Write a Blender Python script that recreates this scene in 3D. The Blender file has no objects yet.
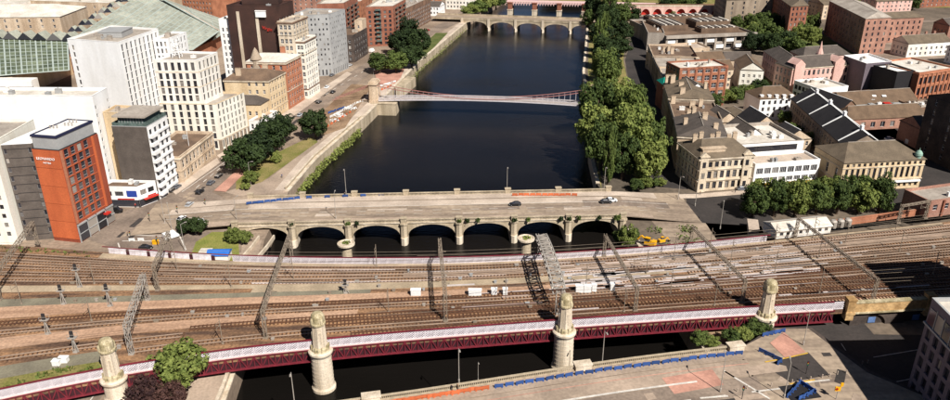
import bpy, math, random
import numpy as np
from mathutils import Vector

# ------------------------------------------------------------------ camera, sky, sun, exposure
scene = bpy.context.scene
cam_d = bpy.data.cameras.new('camera'); cam = bpy.data.objects.new('camera', cam_d)
scene.collection.objects.link(cam); scene.camera = cam
cam.location = (0, 0, 113)
cam.rotation_euler = (math.radians(90 - 23.5), 0, 0)
cam_d.sensor_width = 36; cam_d.sensor_fit = 'HORIZONTAL'; cam_d.lens = 28.04
cam_d.clip_start = 1; cam_d.clip_end = 6000

SUN_EL = math.radians(46); SX, SY = 0.55, -0.835           # the sun stands to the right and behind
world = bpy.data.worlds.new('World'); scene.world = world; world.use_nodes = True
wn = world.node_tree.nodes; wl = world.node_tree.links
sky = wn.new('ShaderNodeTexSky'); sky.sky_type = 'NISHITA'; sky.sun_disc = False
sky.sun_elevation = SUN_EL; sky.sun_rotation = math.atan2(SX, SY)
sky.air_density = 0.4; sky.dust_density = 0.15; sky.ozone_density = 1.0
bg = wn['Background']; bg.inputs['Strength'].default_value = 0.05
wl.new(sky.outputs[0], bg.inputs['Color'])
sun_d = bpy.data.lights.new('sun', 'SUN'); sun_d.energy = 5.0; sun_d.angle = math.radians(0.5)
sun_d.color = (1.0, 0.98, 0.94)
sun = bpy.data.objects.new('sun', sun_d); scene.collection.objects.link(sun)
sv = Vector((SX * math.cos(SUN_EL), SY * math.cos(SUN_EL), math.sin(SUN_EL)))
sun.rotation_euler = sv.to_track_quat('Z', 'Y').to_euler()
vs = scene.view_settings
vs.view_transform = 'Standard'; vs.look = 'None'; vs.gamma = 1; vs.use_curve_mapping = False
vs.exposure = 0.55

# ------------------------------------------------------------------ helpers
random.seed(7)
COL = bpy.data.collections.new('place'); scene.collection.children.link(COL)
R = random.uniform

def lin(r, g, b):
    f = lambda c: (c / 255 / 12.92) if c <= 10 else ((c / 255 + 0.055) / 1.055) ** 2.4
    return (f(r), f(g), f(b), 1)

MATS = {}
def mat(name, c, rough=0.85, var=0.25, scale=0.4, c2=None, metal=0.0, bump=0.0, fine=6.0, spec=0.3, streak=False, rnd=0.0, lie=False):
    """plain procedural surface: base colour broken by two sizes of noise, optional second tone, bump"""
    m = bpy.data.materials.new(name); m.use_nodes = True; MATS[name] = m
    n = m.node_tree.nodes; l = m.node_tree.links; b = n['Principled BSDF']
    b.inputs['Roughness'].default_value = rough; b.inputs['Metallic'].default_value = metal
    b.inputs['Specular IOR Level'].default_value = spec
    tc = n.new('ShaderNodeTexCoord')
    mp = n.new('ShaderNodeMapping'); l.new(tc.outputs['Object'], mp.inputs['Vector'])
    if lie: mp.inputs['Scale'].default_value = (0.12, 1, 1)
    if streak: mp.inputs['Scale'].default_value = (1, 1, 0.18)
    n1 = n.new('ShaderNodeTexNoise'); n1.inputs['Scale'].default_value = scale; n1.inputs['Detail'].default_value = 5
    n2 = n.new('ShaderNodeTexNoise'); n2.inputs['Scale'].default_value = fine; n2.inputs['Detail'].default_value = 3
    l.new(mp.outputs[0], n1.inputs['Vector']); l.new(tc.outputs['Object'], n2.inputs['Vector'])
    c = tuple(c) if len(c) == 4 else (*c, 1)
    if c2 is None: c2 = tuple(x * (1 - var) for x in c[:3]) + (1,)
    elif len(c2) == 3: c2 = (*c2, 1)
    rp = n.new('ShaderNodeValToRGB'); rp.color_ramp.elements[0].position = 0.36; rp.color_ramp.elements[1].position = 0.66
    rp.color_ramp.elements[0].color = c2; rp.color_ramp.elements[1].color = c
    l.new(n1.outputs['Fac'], rp.inputs['Fac'])
    mr = n.new('ShaderNodeMapRange'); mr.inputs['To Min'].default_value = 1 - var * 0.9; mr.inputs['To Max'].default_value = 1 + var * 0.6
    mr.inputs['From Min'].default_value = 0.3; mr.inputs['From Max'].default_value = 0.7
    l.new(n2.outputs['Fac'], mr.inputs['Value'])
    val = mr.outputs[0]
    if rnd:
        oi = n.new('ShaderNodeObjectInfo'); m2 = n.new('ShaderNodeMapRange')
        m2.inputs['To Min'].default_value = 1 - rnd; m2.inputs['To Max'].default_value = 1 + rnd
        l.new(oi.outputs['Random'], m2.inputs['Value'])
        mm = n.new('ShaderNodeMath'); mm.operation = 'MULTIPLY'; l.new(val, mm.inputs[0]); l.new(m2.outputs[0], mm.inputs[1]); val = mm.outputs[0]
    mx = n.new('ShaderNodeMix'); mx.data_type = 'RGBA'; mx.blend_type = 'MULTIPLY'; mx.inputs['Factor'].default_value = 1
    l.new(rp.outputs[0], mx.inputs['A']); l.new(val, mx.inputs['B'])
    l.new(mx.outputs['Result'], b.inputs['Base Color'])
    if bump:
        bp = n.new('ShaderNodeBump'); bp.inputs['Strength'].default_value = bump; bp.inputs['Distance'].default_value = 0.15
        l.new(n2.outputs['Fac'], bp.inputs['Height']); l.new(bp.outputs[0], b.inputs['Normal'])
    return m

# surfaces
mat('asphalt', lin(142,124,108), 0.9, 0.24, 0.1, lin(112,97,85), fine=1.2)
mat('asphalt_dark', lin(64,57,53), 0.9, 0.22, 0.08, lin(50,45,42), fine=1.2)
mat('asphalt_bridge', lin(164,144,122), 0.9, 0.22, 0.4, lin(128,111,95), fine=0.8, lie=True)
mat('paving', lin(172,150,130), 0.9, 0.2, 0.1, lin(142,124,107), fine=1.5)
mat('paving_pale', lin(196,177,158), 0.9, 0.18, 0.12, lin(168,150,133), fine=1.5)
mat('paving_pink', lin(190,140,120), 0.9, 0.18, 0.15, lin(160,116,99), fine=1.5)
mat('ground_left', lin(156,136,116), 0.95, 0.25, 0.05, lin(120,102,86), fine=0.8)
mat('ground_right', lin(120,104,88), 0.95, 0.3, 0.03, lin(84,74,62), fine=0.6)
mat('earth', lin(150,122,95), 0.95, 0.35, 0.12, lin(112,88,66), fine=1.0, bump=0.3)
mat('grass', lin(104,104,46), 0.95, 0.4, 0.14, lin(138,122,76), fine=2.0, bump=0.4)
mat('grass_green', lin(74,84,36), 0.95, 0.4, 0.2, lin(96,98,50), fine=2.0, bump=0.4)
mat('lawn', lin(112,116,50), 0.95, 0.35, 0.3, lin(134,128,66), fine=2.5, bump=0.4)
mat('line_white', lin(215,205,192), 0.8, 0.3, 0.6)
mat('line_yellow', lin(210,165,60), 0.8, 0.3, 0.6)
mat('ballast', lin(158,119,85), 0.95, 0.45, 0.45, lin(86,64,50), fine=1.6, bump=0.4, lie=True)
mat('ballast_salmon', lin(188,152,124), 0.95, 0.28, 0.35, lin(156,122,97), fine=1.6, lie=True)
mat('concrete_path', lin(176,155,128), 0.9, 0.2, 0.2, lin(150,132,108), fine=2)
mat('walkway_grey', lin(128,120,100), 0.9, 0.2, 0.2, lin(110,102,86), fine=2)
mat('sleeper', lin(104,74,50), 0.95, 0.4, 0.8, lin(74,52,38), fine=3)
mat('rail_rust', lin(120,82,58), 0.6, 0.25, 0.3, lin(96,64,50), metal=0.4, spec=0.5)
mat('rail_bright', lin(186,160,138), 0.5, 0.3, 0.25, metal=0.15, spec=0.5)
mat('trough', lin(198,186,180), 0.85, 0.25, 0.5)
mat('glass_frame', lin(172,180,170), 0.6, 0.12, 0.3)
mat('sandstone_pale', lin(218,202,178), 0.9, 0.25, 0.2, lin(184,164,138), fine=2, bump=0.15, streak=True)
mat('stone_pale', lin(214,198,176), 0.9, 0.22, 0.35, lin(178,160,136), fine=2.5, bump=0.25, streak=True)
mat('stone_moss', lin(190,174,142), 0.95, 0.35, 0.6, lin(142,128,94), fine=2.5, bump=0.3)
mat('stone_bridge', lin(190,172,146), 0.9, 0.25, 0.25, lin(150,134,110), fine=1.8, bump=0.25, streak=True)
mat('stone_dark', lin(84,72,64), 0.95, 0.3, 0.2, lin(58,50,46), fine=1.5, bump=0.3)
mat('stone_parapet', lin(196,160,112), 0.95, 0.3, 0.3, lin(150,116,74), fine=1.6, bump=0.3)
mat('sandstone', lin(204,182,156), 0.9, 0.28, 0.2, lin(168,144,118), fine=2, bump=0.15, streak=True)
mat('sandstone_yellow', lin(214,190,154), 0.9, 0.18, 0.2, lin(192,166,130), fine=2, bump=0.15, streak=True)
mat('sandstone_grey', lin(158,140,120), 0.9, 0.25, 0.2, lin(124,108,92), fine=2, bump=0.15, streak=True)
mat('sandstone_red', lin(180,120,90), 0.9, 0.2, 0.2, lin(154,98,72), fine=2, bump=0.15, streak=True)
mat('sandstone_pink', lin(216,178,164), 0.9, 0.2, 0.15, lin(194,152,138), fine=2, bump=0.15, streak=True)
mat('brick_orange', lin(206,112,62), 0.9, 0.18, 0.3, lin(184,96,52), fine=3, rnd=0.05)
mat('hotel_orange', lin(194,100,58), 0.85, 0.16, 0.25, lin(174,86,50), fine=3, rnd=0.05, streak=True)
mat('hotel_red', lin(152,76,52), 0.85, 0.2, 0.3, lin(132,64,44), fine=3, streak=True)
mat('brick_red', lin(152,98,76), 0.9, 0.25, 0.25, lin(128,80,62), fine=3)
mat('brick_pink', lin(174,130,110), 0.9, 0.28, 0.15, lin(146,106,90), fine=2)
mat('brick_rust', lin(172,114,84), 0.9, 0.25, 0.25, lin(146,94,68), fine=3)
mat('brick_brown', lin(128,98,78), 0.9, 0.25, 0.2, lin(98,76,62), fine=2)
mat('render_white', lin(234,231,227), 0.8, 0.05, 0.25, lin(220,216,210), fine=1, streak=True)
mat('render_cream', lin(232,226,212), 0.85, 0.08, 0.2, lin(214,205,188), fine=1.5, streak=True)
mat('render_offwhite', lin(230,223,212), 0.85, 0.12, 0.2, lin(210,201,187), fine=1.5, streak=True)
mat('concrete', lin(170,158,144), 0.9, 0.2, 0.2, lin(140,128,116), fine=1.5, streak=True)
mat('clad_dark', lin(98,88,80), 0.75, 0.15, 0.3, lin(84,75,68), fine=2)
mat('clad_brown', lin(72,48,40), 0.7, 0.15, 0.15, lin(58,40,34), fine=2)
mat('clad_grey', lin(162,160,156), 0.6, 0.1, 0.2, lin(148,146,143), fine=2)
mat('clad_black', lin(40,37,38), 0.7, 0.2, 0.2, fine=2)
mat('clad_mauve', lin(110,98,104), 0.7, 0.15, 0.2, fine=2)
mat('roof_felt', lin(172,160,146), 0.95, 0.2, 0.12, lin(140,128,116), fine=1)
mat('roof_pale', lin(214,205,192), 0.9, 0.18, 0.12, lin(186,175,160), fine=1)
mat('roof_white', lin(232,228,222), 0.8, 0.1, 0.12, lin(206,200,192), fine=1)
mat('roof_brown', lin(122,98,78), 0.95, 0.25, 0.15, lin(92,74,60), fine=2)
mat('trim_navy', lin(40,42,66), 0.5, 0.1)
mat('trim_white', lin(236,232,226), 0.6, 0.08)
mat('trim_dark', lin(52,48,48), 0.6, 0.15)
mat('trim_red', lin(190,48,36), 0.6, 0.15)
mat('iron_white', lin(222,214,215), 0.65, 0.2, 0.35, lin(192,180,180), fine=1.5)
mat('iron_maroon', lin(122,40,50), 0.6, 0.25, 0.5, lin(92,30,38))
mat('iron_maroon_dark', lin(66,30,36), 0.7, 0.25, 0.5)
mat('iron_pale', lin(206,197,196), 0.6, 0.15, 0.5)
mat('iron_rose', lin(164,112,104), 0.6, 0.2, 0.5)
mat('iron_pink', lin(216,180,172), 0.6, 0.15, 0.5)
mat('steel_galv', lin(176,166,154), 0.6, 0.2, 0.8, metal=0.25)
mat('steel_dull', lin(150,134,116), 0.7, 0.25, 0.8, metal=0.2)
mat('barrier_orange', lin(206,108,66), 0.6, 0.2, rnd=0.2)
mat('barrier_blue', lin(52,82,138), 0.6, 0.2, rnd=0.3)
mat('barrier_white', lin(226,222,216), 0.55, 0.1)
mat('tarp_blue', lin(44,106,186), 0.5, 0.15, 0.6, bump=0.3)
mat('teal', lin(22,140,118), 0.5, 0.15)
mat('machine_yellow', lin(228,166,24), 0.5, 0.15)
mat('copper_green', lin(140,168,150), 0.7, 0.2)
mat('tyre', lin(28,27,27), 0.9, 0.1)
mat('rim', lin(140,140,142), 0.4, 0.1, metal=0.6)
mat('lamp_glass', lin(230,226,214), 0.2, 0.05)
mat('tail_red', lin(150,20,18), 0.3, 0.05)
mat('sign_purple', lin(84,64,150), 0.5, 0.1)
mat('poster_blue', lin(48,70,150), 0.5, 0.15)
mat('bark', lin(84,68,54), 0.95, 0.3, 2.0, bump=0.4)
mat('graffiti_blue', lin(96,124,170), 0.7, 0.3, 0.8)
mat('skin', lin(200,150,125), 0.7, 0.05)
for nm, c in dict(black=(24,24,26), white=(232,230,226), silver=(170,172,174), red=(150,24,22), blue=(38,62,116), grey=(92,94,98)).items():
    mat('paint_' + nm, lin(*c), 0.25, 0.04, spec=0.6)
for nm, c in dict(dark=(34,36,44), blue=(52,70,110), tan=(150,120,90), red=(150,50,44)).items():
    mat('cloth_' + nm, lin(*c), 0.9, 0.15)

def special_mats():
    # tiled slate / corrugated roofs: fine rows of courses
    for nm, c, sc in (('slate', lin(92,82,74), 2.2), ('slate_black', lin(46,42,42), 2.2), ('tile_brown', lin(112,90,70), 2.4), ('slate_tan', lin(112,97,79), 2.2)):
        m = mat(nm, c, 0.85, 0.25, 0.3, tuple(x * 0.72 for x in c[:3]) + (1,), fine=3)
        n = m.node_tree.nodes; l = m.node_tree.links; b = n['Principled BSDF']
        w = n.new('ShaderNodeTexWave'); w.wave_type = 'BANDS'; w.bands_direction = 'Z'; w.inputs['Scale'].default_value = sc; w.inputs['Distortion'].default_value = 0.6
        tc = n.new('ShaderNodeTexCoord'); l.new(tc.outputs['Object'], w.inputs['Vector'])
        bp = n.new('ShaderNodeBump'); bp.inputs['Strength'].default_value = 0.5; bp.inputs['Distance'].default_value = 0.1
        l.new(w.outputs['Fac'], bp.inputs['Height']); l.new(bp.outputs[0], b.inputs['Normal'])
    # window glass: dark, glossy; some panes show a pale blind
    m = bpy.data.materials.new('glass'); m.use_nodes = True; MATS['glass'] = m
    n = m.node_tree.nodes; l = m.node_tree.links; b = n['Principled BSDF']
    oi = n.new('ShaderNodeObjectInfo'); rp = n.new('ShaderNodeValToRGB'); e = rp.color_ramp.elements
    e[0].position = 0.0; e[0].color = lin(30,31,36); e[1].position = 0.66; e[1].color = lin(58,57,62)
    k = e.new(0.8); k.color = lin(104,99,96); k = e.new(1.0); k.color = lin(160,150,138)
    l.new(oi.outputs['Random'], rp.inputs['Fac']); l.new(rp.outputs[0], b.inputs['Base Color'])
    b.inputs['Roughness'].default_value = 0.12; b.inputs['Specular IOR Level'].default_value = 0.6
    # green-grey roof glazing
    m = mat('glass_roof', lin(164,163,147), 0.75, 0.25, 0.05, lin(142,142,127), fine=0.6, spec=0.15, rnd=0.14)
    m = mat('glass_roof_dark', lin(114,120,96), 0.7, 0.4, 0.12, lin(78,86,68), fine=1.2, spec=0.2, rnd=0.22)
    m = mat('glass_green', lin(96,110,104), 0.15, 0.3, 0.5, fine=1, spec=0.6)
    # river: nearly black peaty water with small ripples
    m = bpy.data.materials.new('water'); m.use_nodes = True; MATS['water'] = m
    n = m.node_tree.nodes; l = m.node_tree.links; b = n['Principled BSDF']
    b.inputs['Roughness'].default_value = 0.10; b.inputs['IOR'].default_value = 1.33; b.inputs['Specular IOR Level'].default_value = 0.27
    tc = n.new('ShaderNodeTexCoord')
    big = n.new('ShaderNodeTexNoise'); big.inputs['Scale'].default_value = 0.012; big.inputs['Detail'].default_value = 4
    mp2 = n.new('ShaderNodeMapping'); mp2.inputs['Scale'].default_value = (0.6, 1.8, 1); l.new(tc.outputs['Object'], mp2.inputs['Vector']); l.new(mp2.outputs[0], big.inputs['Vector'])
    rp = n.new('ShaderNodeValToRGB'); rp.color_ramp.elements[0].position = .35; rp.color_ramp.elements[1].position = .7
    rp.color_ramp.elements[0].color = lin(16,14,12); rp.color_ramp.elements[1].color = lin(24,21,19)
    l.new(big.outputs['Fac'], rp.inputs['Fac']); l.new(rp.outputs[0], b.inputs['Base Color'])
    mr = n.new('ShaderNodeMapRange'); mr.inputs['From Min'].default_value = .38; mr.inputs['From Max'].default_value = .66; mr.inputs['To Min'].default_value = .05; mr.inputs['To Max'].default_value = .28
    l.new(big.outputs['Fac'], mr.inputs['Value']); l.new(mr.outputs[0], b.inputs['Roughness'])
    mp = n.new('ShaderNodeMapping'); mp.inputs['Scale'].default_value = (0.5, 1.0, 1.0); l.new(tc.outputs['Object'], mp.inputs['Vector'])
    nz = n.new('ShaderNodeTexNoise'); nz.inputs['Scale'].default_value = 0.9; nz.inputs['Detail'].default_value = 6; nz.inputs['Roughness'].default_value = .6
    l.new(mp.outputs[0], nz.inputs['Vector'])
    bp = n.new('ShaderNodeBump'); bp.inputs['Strength'].default_value = 0.35; bp.inputs['Distance'].default_value = 0.3
    l.new(nz.outputs['Fac'], bp.inputs['Height']); l.new(bp.outputs[0], b.inputs['Normal'])
    # leaves
    for nm, c1, c2 in (('leaf_dark', lin(34,46,24), lin(62,76,38)), ('leaf_mid', lin(54,68,32), lin(98,110,54)), ('leaf_light', lin(82,94,42), lin(134,140,72)), ('leaf_purple', lin(52,34,34), lin(84,58,50))):
        m = bpy.data.materials.new(nm); m.use_nodes = True; MATS[nm] = m
        n = m.node_tree.nodes; l = m.node_tree.links; b = n['Principled BSDF']; out = n['Material Output']
        tc = n.new('ShaderNodeTexCoord'); nz = n.new('ShaderNodeTexNoise'); nz.inputs['Scale'].default_value = 4.5; nz.inputs['Detail'].default_value = 4
        l.new(tc.outputs['Object'], nz.inputs['Vector'])
        oi = n.new('ShaderNodeObjectInfo'); ad = n.new('ShaderNodeMath'); ad.operation = 'MULTIPLY_ADD'; ad.inputs[1].default_value = 0.3; 
        l.new(oi.outputs['Random'], ad.inputs[0]); sb = n.new('ShaderNodeMath'); sb.operation = 'SUBTRACT'; l.new(nz.outputs['Fac'], sb.inputs[0]); sb.inputs[1].default_value = 0.15
        l.new(sb.outputs[0], ad.inputs[2])
        rp = n.new('ShaderNodeValToRGB'); rp.color_ramp.elements[0].position = .3; rp.color_ramp.elements[1].position = .72
        rp.color_ramp.elements[0].color = c1; rp.color_ramp.elements[1].color = c2
        l.new(ad.outputs[0], rp.inputs['Fac']); l.new(rp.outputs[0], b.inputs['Base Color']); b.inputs['Roughness'].default_value = .75; b.inputs['Specular IOR Level'].default_value = .2
        tr = n.new('ShaderNodeBsdfTranslucent'); l.new(rp.outputs[0], tr.inputs['Color'])
        mx = n.new('ShaderNodeMixShader'); mx.inputs[0].default_value = .16; l.new(b.outputs[0], mx.inputs[1]); l.new(tr.outputs[0], mx.inputs[2]); l.new(mx.outputs[0], out.inputs['Surface'])
special_mats()
def M(n): return MATS[n]

class MB:
    """collects faces; build() links them as ONE mesh object"""
    def __init__(s): s.v = []; s.f = []; s.m = []
    def face(s, pts, mi=0):
        k = len(s.v); s.v += [tuple(p) for p in pts]; s.f.append(tuple(range(k, k + len(pts)))); s.m.append(mi)
    def box(s, x0, y0, z0, x1, y1, z1, mi=0, bottom=True):
        k = len(s.v)
        s.v += [(x0,y0,z0),(x1,y0,z0),(x1,y1,z0),(x0,y1,z0),(x0,y0,z1),(x1,y0,z1),(x1,y1,z1),(x0,y1,z1)]
        fs = [(4,5,6,7),(0,1,5,4),(1,2,6,5),(2,3,7,6),(3,0,4,7)] + ([(3,2,1,0)] if bottom else [])
        for f in fs: s.f.append(tuple(k + i for i in f)); s.m.append(mi)
    def prism(s, pts, z0, z1, mi=0, top=True, bottom=True, mt=None):
        n = len(pts); k = len(s.v)
        s.v += [(p[0], p[1], z0) for p in pts] + [(p[0], p[1], z1) for p in pts]
        for i in range(n):
            j = (i + 1) % n; s.f.append((k+i, k+j, k+n+j, k+n+i)); s.m.append(mi)
        if top: s.f.append(tuple(k + n + i for i in range(n))); s.m.append(mi if mt is None else mt)
        if bottom: s.f.append(tuple(k + n - 1 - i for i in range(n))); s.m.append(mi)
    def beam(s, a, b, w, h=None, mi=0):
        h = h or w; a = Vector(a); b = Vector(b); d = b - a
        if d.length < 1e-6: return
        d.normalize(); up = Vector((0,0,1)) if abs(d.z) < 0.95 else Vector((0,1,0))
        sx = d.cross(up).normalized() * (w / 2); sz = sx.cross(d).normalized() * (h / 2)
        k = len(s.v)
        for p in (a, b):
            for q in (-sx - sz, sx - sz, sx + sz, -sx + sz): s.v.append(tuple(p + q))
        for f in ((0,1,5,4),(1,2,6,5),(2,3,7,6),(3,0,4,7),(3,2,1,0),(4,5,6,7)): s.f.append(tuple(k + i for i in f)); s.m.append(mi)
    def tube(s, a, b, r0, r1=None, n=8, mi=0, caps=True):
        r1 = r0 if r1 is None else r1; a = Vector(a); b = Vector(b); d = (b - a)
        if d.length < 1e-6: return
        d.normalize(); u = d.orthogonal().normalized(); w = d.cross(u); k = len(s.v)
        for p, r in ((a, r0), (b, r1)):
            for i in range(n):
                t = 2 * math.pi * i / n; s.v.append(tuple(p + u * (r * math.cos(t)) + w * (r * math.sin(t))))
        for i in range(n):
            j = (i + 1) % n; s.f.append((k+i, k+j, k+n+j, k+n+i)); s.m.append(mi)
        if caps:
            s.f.append(tuple(k + n - 1 - i for i in range(n))); s.m.append(mi); s.f.append(tuple(k + n + i for i in range(n))); s.m.append(mi)
    def lathe(s, prof, n=16, c=(0,0), mi=0, sx=1, sy=1):
        k = len(s.v)
        for r, z in prof:
            for i in range(n):
                t = 2 * math.pi * i / n; s.v.append((c[0] + sx * r * math.cos(t), c[1] + sy * r * math.sin(t), z))
        for a in range(len(prof) - 1):
            for i in range(n):
                j = (i + 1) % n; s.f.append((k+a*n+i, k+a*n+j, k+(a+1)*n+j, k+(a+1)*n+i)); s.m.append(mi)
        a = len(prof) - 1
        s.f.append(tuple(k + a*n + i for i in range(n))); s.m.append(mi)
    def ribbon(s, pts, w, h, mi=0, z=0.0):
        """box section swept along a polyline in plan; z lifts it"""
        k = len(s.v); n = len(pts)
        for i, p in enumerate(pts):
            a = Vector(pts[max(0, i-1)]); b = Vector(pts[min(n-1, i+1)]); d = (b - a); d.z = 0; d.normalize(); q = Vector((-d.y, d.x, 0)) * (w / 2); p = Vector(p)
            for e in (p - q, p + q):
                s.v.append((e.x, e.y, e.z + z)); s.v.append((e.x, e.y, e.z + z + h))
        for i in range(n - 1):
            a = k + 4 * i; b = a + 4
            for f in ((a+1, b+1, b+3, a+3), (a, b, b+1, a+1), (b+2, a+2, a+3, b+3)): s.f.append(f); s.m.append(mi)
        s.f.append((k, k+1, k+3, k+2)); s.m.append(mi); a = k + 4*(n-1); s.f.append((a+2, a+3, a+1, a)); s.m.append(mi)
    def mesh(s, name, mats):
        me = bpy.data.meshes.new(name); me.from_pydata(s.v, [], s.f)
        for x in (mats if isinstance(mats, (list, tuple)) else [mats]): me.materials.append(M(x))
        if any(s.m): me.polygons.foreach_set('material_index', s.m)
        me.update(); return me
    def build(s, name, mats, parent=None, loc=(0,0,0), rz=0, smooth=False):
        me = s.mesh(name, mats)
        if smooth: me.polygons.foreach_set('use_smooth', [True] * len(me.polygons))
        return inst(name, me, parent, loc, rz)

def inst(name, me, parent=None, loc=(0,0,0), rz=0, sc=None, label=None):
    o = bpy.data.objects.new(name, me); COL.objects.link(o); o.location = loc
    if rz: o.rotation_euler = (0, 0, rz)
    if sc: o.scale = sc
    if parent: o.parent = parent
    if label: o['label'] = label
    return o
def tag(o, label, cat, group=None):
    o['label'] = label; o['category'] = cat
    if group: o['group'] = group
    return o
def thing(name, label, cat, loc=(0,0,0), rz=0, group=None):
    return tag(inst(name, None, None, loc, rz), label, cat, group)
def struct(o): o['kind'] = 'structure'; return o
def stuff(o): o['kind'] = 'stuff'; return o
def copy_tree(o, parent=None, loc=None, rz=None, label=None, sc=None):
    c = o.copy(); COL.objects.link(c); c.parent = parent
    if loc is not None: c.location = loc
    if rz is not None: c.rotation_euler = (0, 0, rz)
    if sc is not None: c.scale = sc
    if label: c['label'] = label
    for ch in o.children: copy_tree(ch, c)
    return c

def offset(pts, d):
    """grow a counter-clockwise polygon outward by d"""
    n = len(pts); out = []
    for i in range(n):
        a, b, c = Vector(pts[i-1][:2]), Vector(pts[i][:2]), Vector(pts[(i+1) % n][:2])
        u = (b - a).normalized(); w = (c - b).normalized()
        n1 = Vector((u.y, -u.x)); n2 = Vector((w.y, -w.x)); m = n1 + n2; q = m.dot(n1)
        m = m / q if abs(q) > 0.2 else n1
        out.append((b.x + m.x * d, b.y + m.y * d))
    return out
def rect(a, b, depth):
    """footprint from its front edge a->b (left to right seen from the river side) and its depth behind"""
    d = Vector((b[0]-a[0], b[1]-a[1])).normalized(); n = Vector((-d.y, d.x)) * depth
    return [(a[0], a[1]), (b[0], b[1]), (b[0]+n.x, b[1]+n.y), (a[0]+n.x, a[1]+n.y)]
def rows(z0, fh, n, h): return [(z0 + fh * i, h) for i in range(n)]

WIN = {}
def window_mesh(w, h, frame, style):
    key = (round(w, 2), round(h, 2), frame, style)
    if key in WIN: return WIN[key]
    b = MB(); t = min(0.09, w * 0.08); x = w / 2
    b.face([(-x+t,0.05,t),(x-t,0.05,t),(x-t,0.05,h-t),(-x+t,0.05,h-t)], 1)
    for q in ([(-x,0,0),(x,0,0),(x-t,0,t),(-x+t,0,t)], [(x,0,0),(x,0,h),(x-t,0,h-t),(x-t,0,t)], [(x,0,h),(-x,0,h),(-x+t,0,h-t),(x-t,0,h-t)], [(-x,0,h),(-x,0,0),(-x+t,0,t),(-x+t,0,h-t)]): b.face(q, 0)
    if style in ('sash', 'cross'): b.box(-x+t, 0.0, h*0.5-0.04, x-t, 0.045, h*0.5+0.04, 0)
    if style in ('cross', 'pair'): b.box(-0.04, -0.004, t, 0.04, 0.045, h-t, 0)
    if style == 'wide':
        for k in (-1, 0, 1): b.box(k*w/4-0.04, -0.004, t, k*w/4+0.04, 0.045, h-t, 0)
    if style == 'split': b.box(-x+t, -0.01, 0.3*h, x-t, 0.045, 0.3*h+0.12, 0)
    WIN[key] = b.mesh('window', [frame, 'glass']); return WIN[key]

def facade(mb, root, a, b, z0, z1, spec, o):
    """one wall from a to b with real openings; each window its own part set back in its reveal"""
    a = Vector((a[0]-o[0], a[1]-o[1])); b = Vector((b[0]-o[0], b[1]-o[1])); L = (b - a).length; d = (b - a) / L; nrm = Vector((d.y, -d.x))
    P3 = lambda u, z, off=0: (a.x + d.x*u + nrm.x*off, a.y + d.y*u + nrm.y*off, z)
    if not spec:
        mb.face([P3(0,z0), P3(L,z0), P3(L,z1), P3(0,z1)]); return
    rz = math.atan2(d.y, d.x); nx = spec['n']; mg = spec.get('m', 0.6); ww = spec['w']; dep = spec.get('dep', 0.28)
    cx = spec.get('cx') or [mg + (L - 2*mg) * (i + 0.5) / nx for i in range(nx)]
    ww = min(ww, (L - 2*mg) / nx * 0.88) if not spec.get('cx') else ww
    us = [0.0]; wi = set()
    for c in cx: wi.add(len(us)); us += [c - ww/2, c + ww/2]
    us.append(L); zs = [z0]; zi = set()
    for zb, h in spec['rows']:
        zb += z0
        if zb + h > z1 - 0.1: continue
        zi.add(len(zs)); zs += [zb, zb + h]
    zs.append(z1)
    skip = spec.get('skip', set())
    for j in range(len(zs) - 1):
        if (j not in zi):
            mb.face([P3(0,zs[j]), P3(L,zs[j]), P3(L,zs[j+1]), P3(0,zs[j+1])]); continue
        for i in range(len(us) - 1):
            u0, u1, w0, w1 = us[i], us[i+1], zs[j], zs[j+1]
            isw = (i - 1) % 2 == 0 and 0 < i < len(us) - 1 and i % 2 == 1
            if not isw or ((i-1)//2, (j-1)//2) in skip:
                mb.face([P3(u0,w0), P3(u1,w0), P3(u1,w1), P3(u0,w1)]); continue
            mb.face([P3(u0,w0), P3(u1,w0), P3(u1,w0,-dep), P3(u0,w0,-dep)])
            mb.face([P3(u0,w1,-dep), P3(u1,w1,-dep), P3(u1,w1), P3(u0,w1)])
            mb.face([P3(u0,w0,-dep), P3(u0,w1,-dep), P3(u0,w1), P3(u0,w0)])
            mb.face([P3(u1,w0), P3(u1,w1), P3(u1,w1,-dep), P3(u1,w0,-dep)])
            inst('window', window_mesh(u1-u0, w1-w0, spec.get('frame', 'trim_white'), spec.get('style', 'sash')), root, P3((u0+u1)/2, w0, -dep+0.055), rz)

def ring(pts_out, pts_in, z0, z1, zi=None):
    """closed ring between two polygons of equal count"""
    b = MB(); n = len(pts_out); zi = z0 if zi is None else zi
    for i in range(n):
        j = (i+1) % n; A, B, C, D = pts_out[i], pts_out[j], pts_in[j], pts_in[i]
        b.face([(*A,z0),(*B,z0),(*B,z1),(*A,z1)]); b.face([(*A,z1),(*B,z1),(*C,z1),(*D,z1)]); b.face([(*C,zi),(*D,zi),(*D,z1),(*C,z1)]); b.face([(*D,z0),(*C,z0),(*B,z0),(*A,z0)])
    return b

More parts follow.
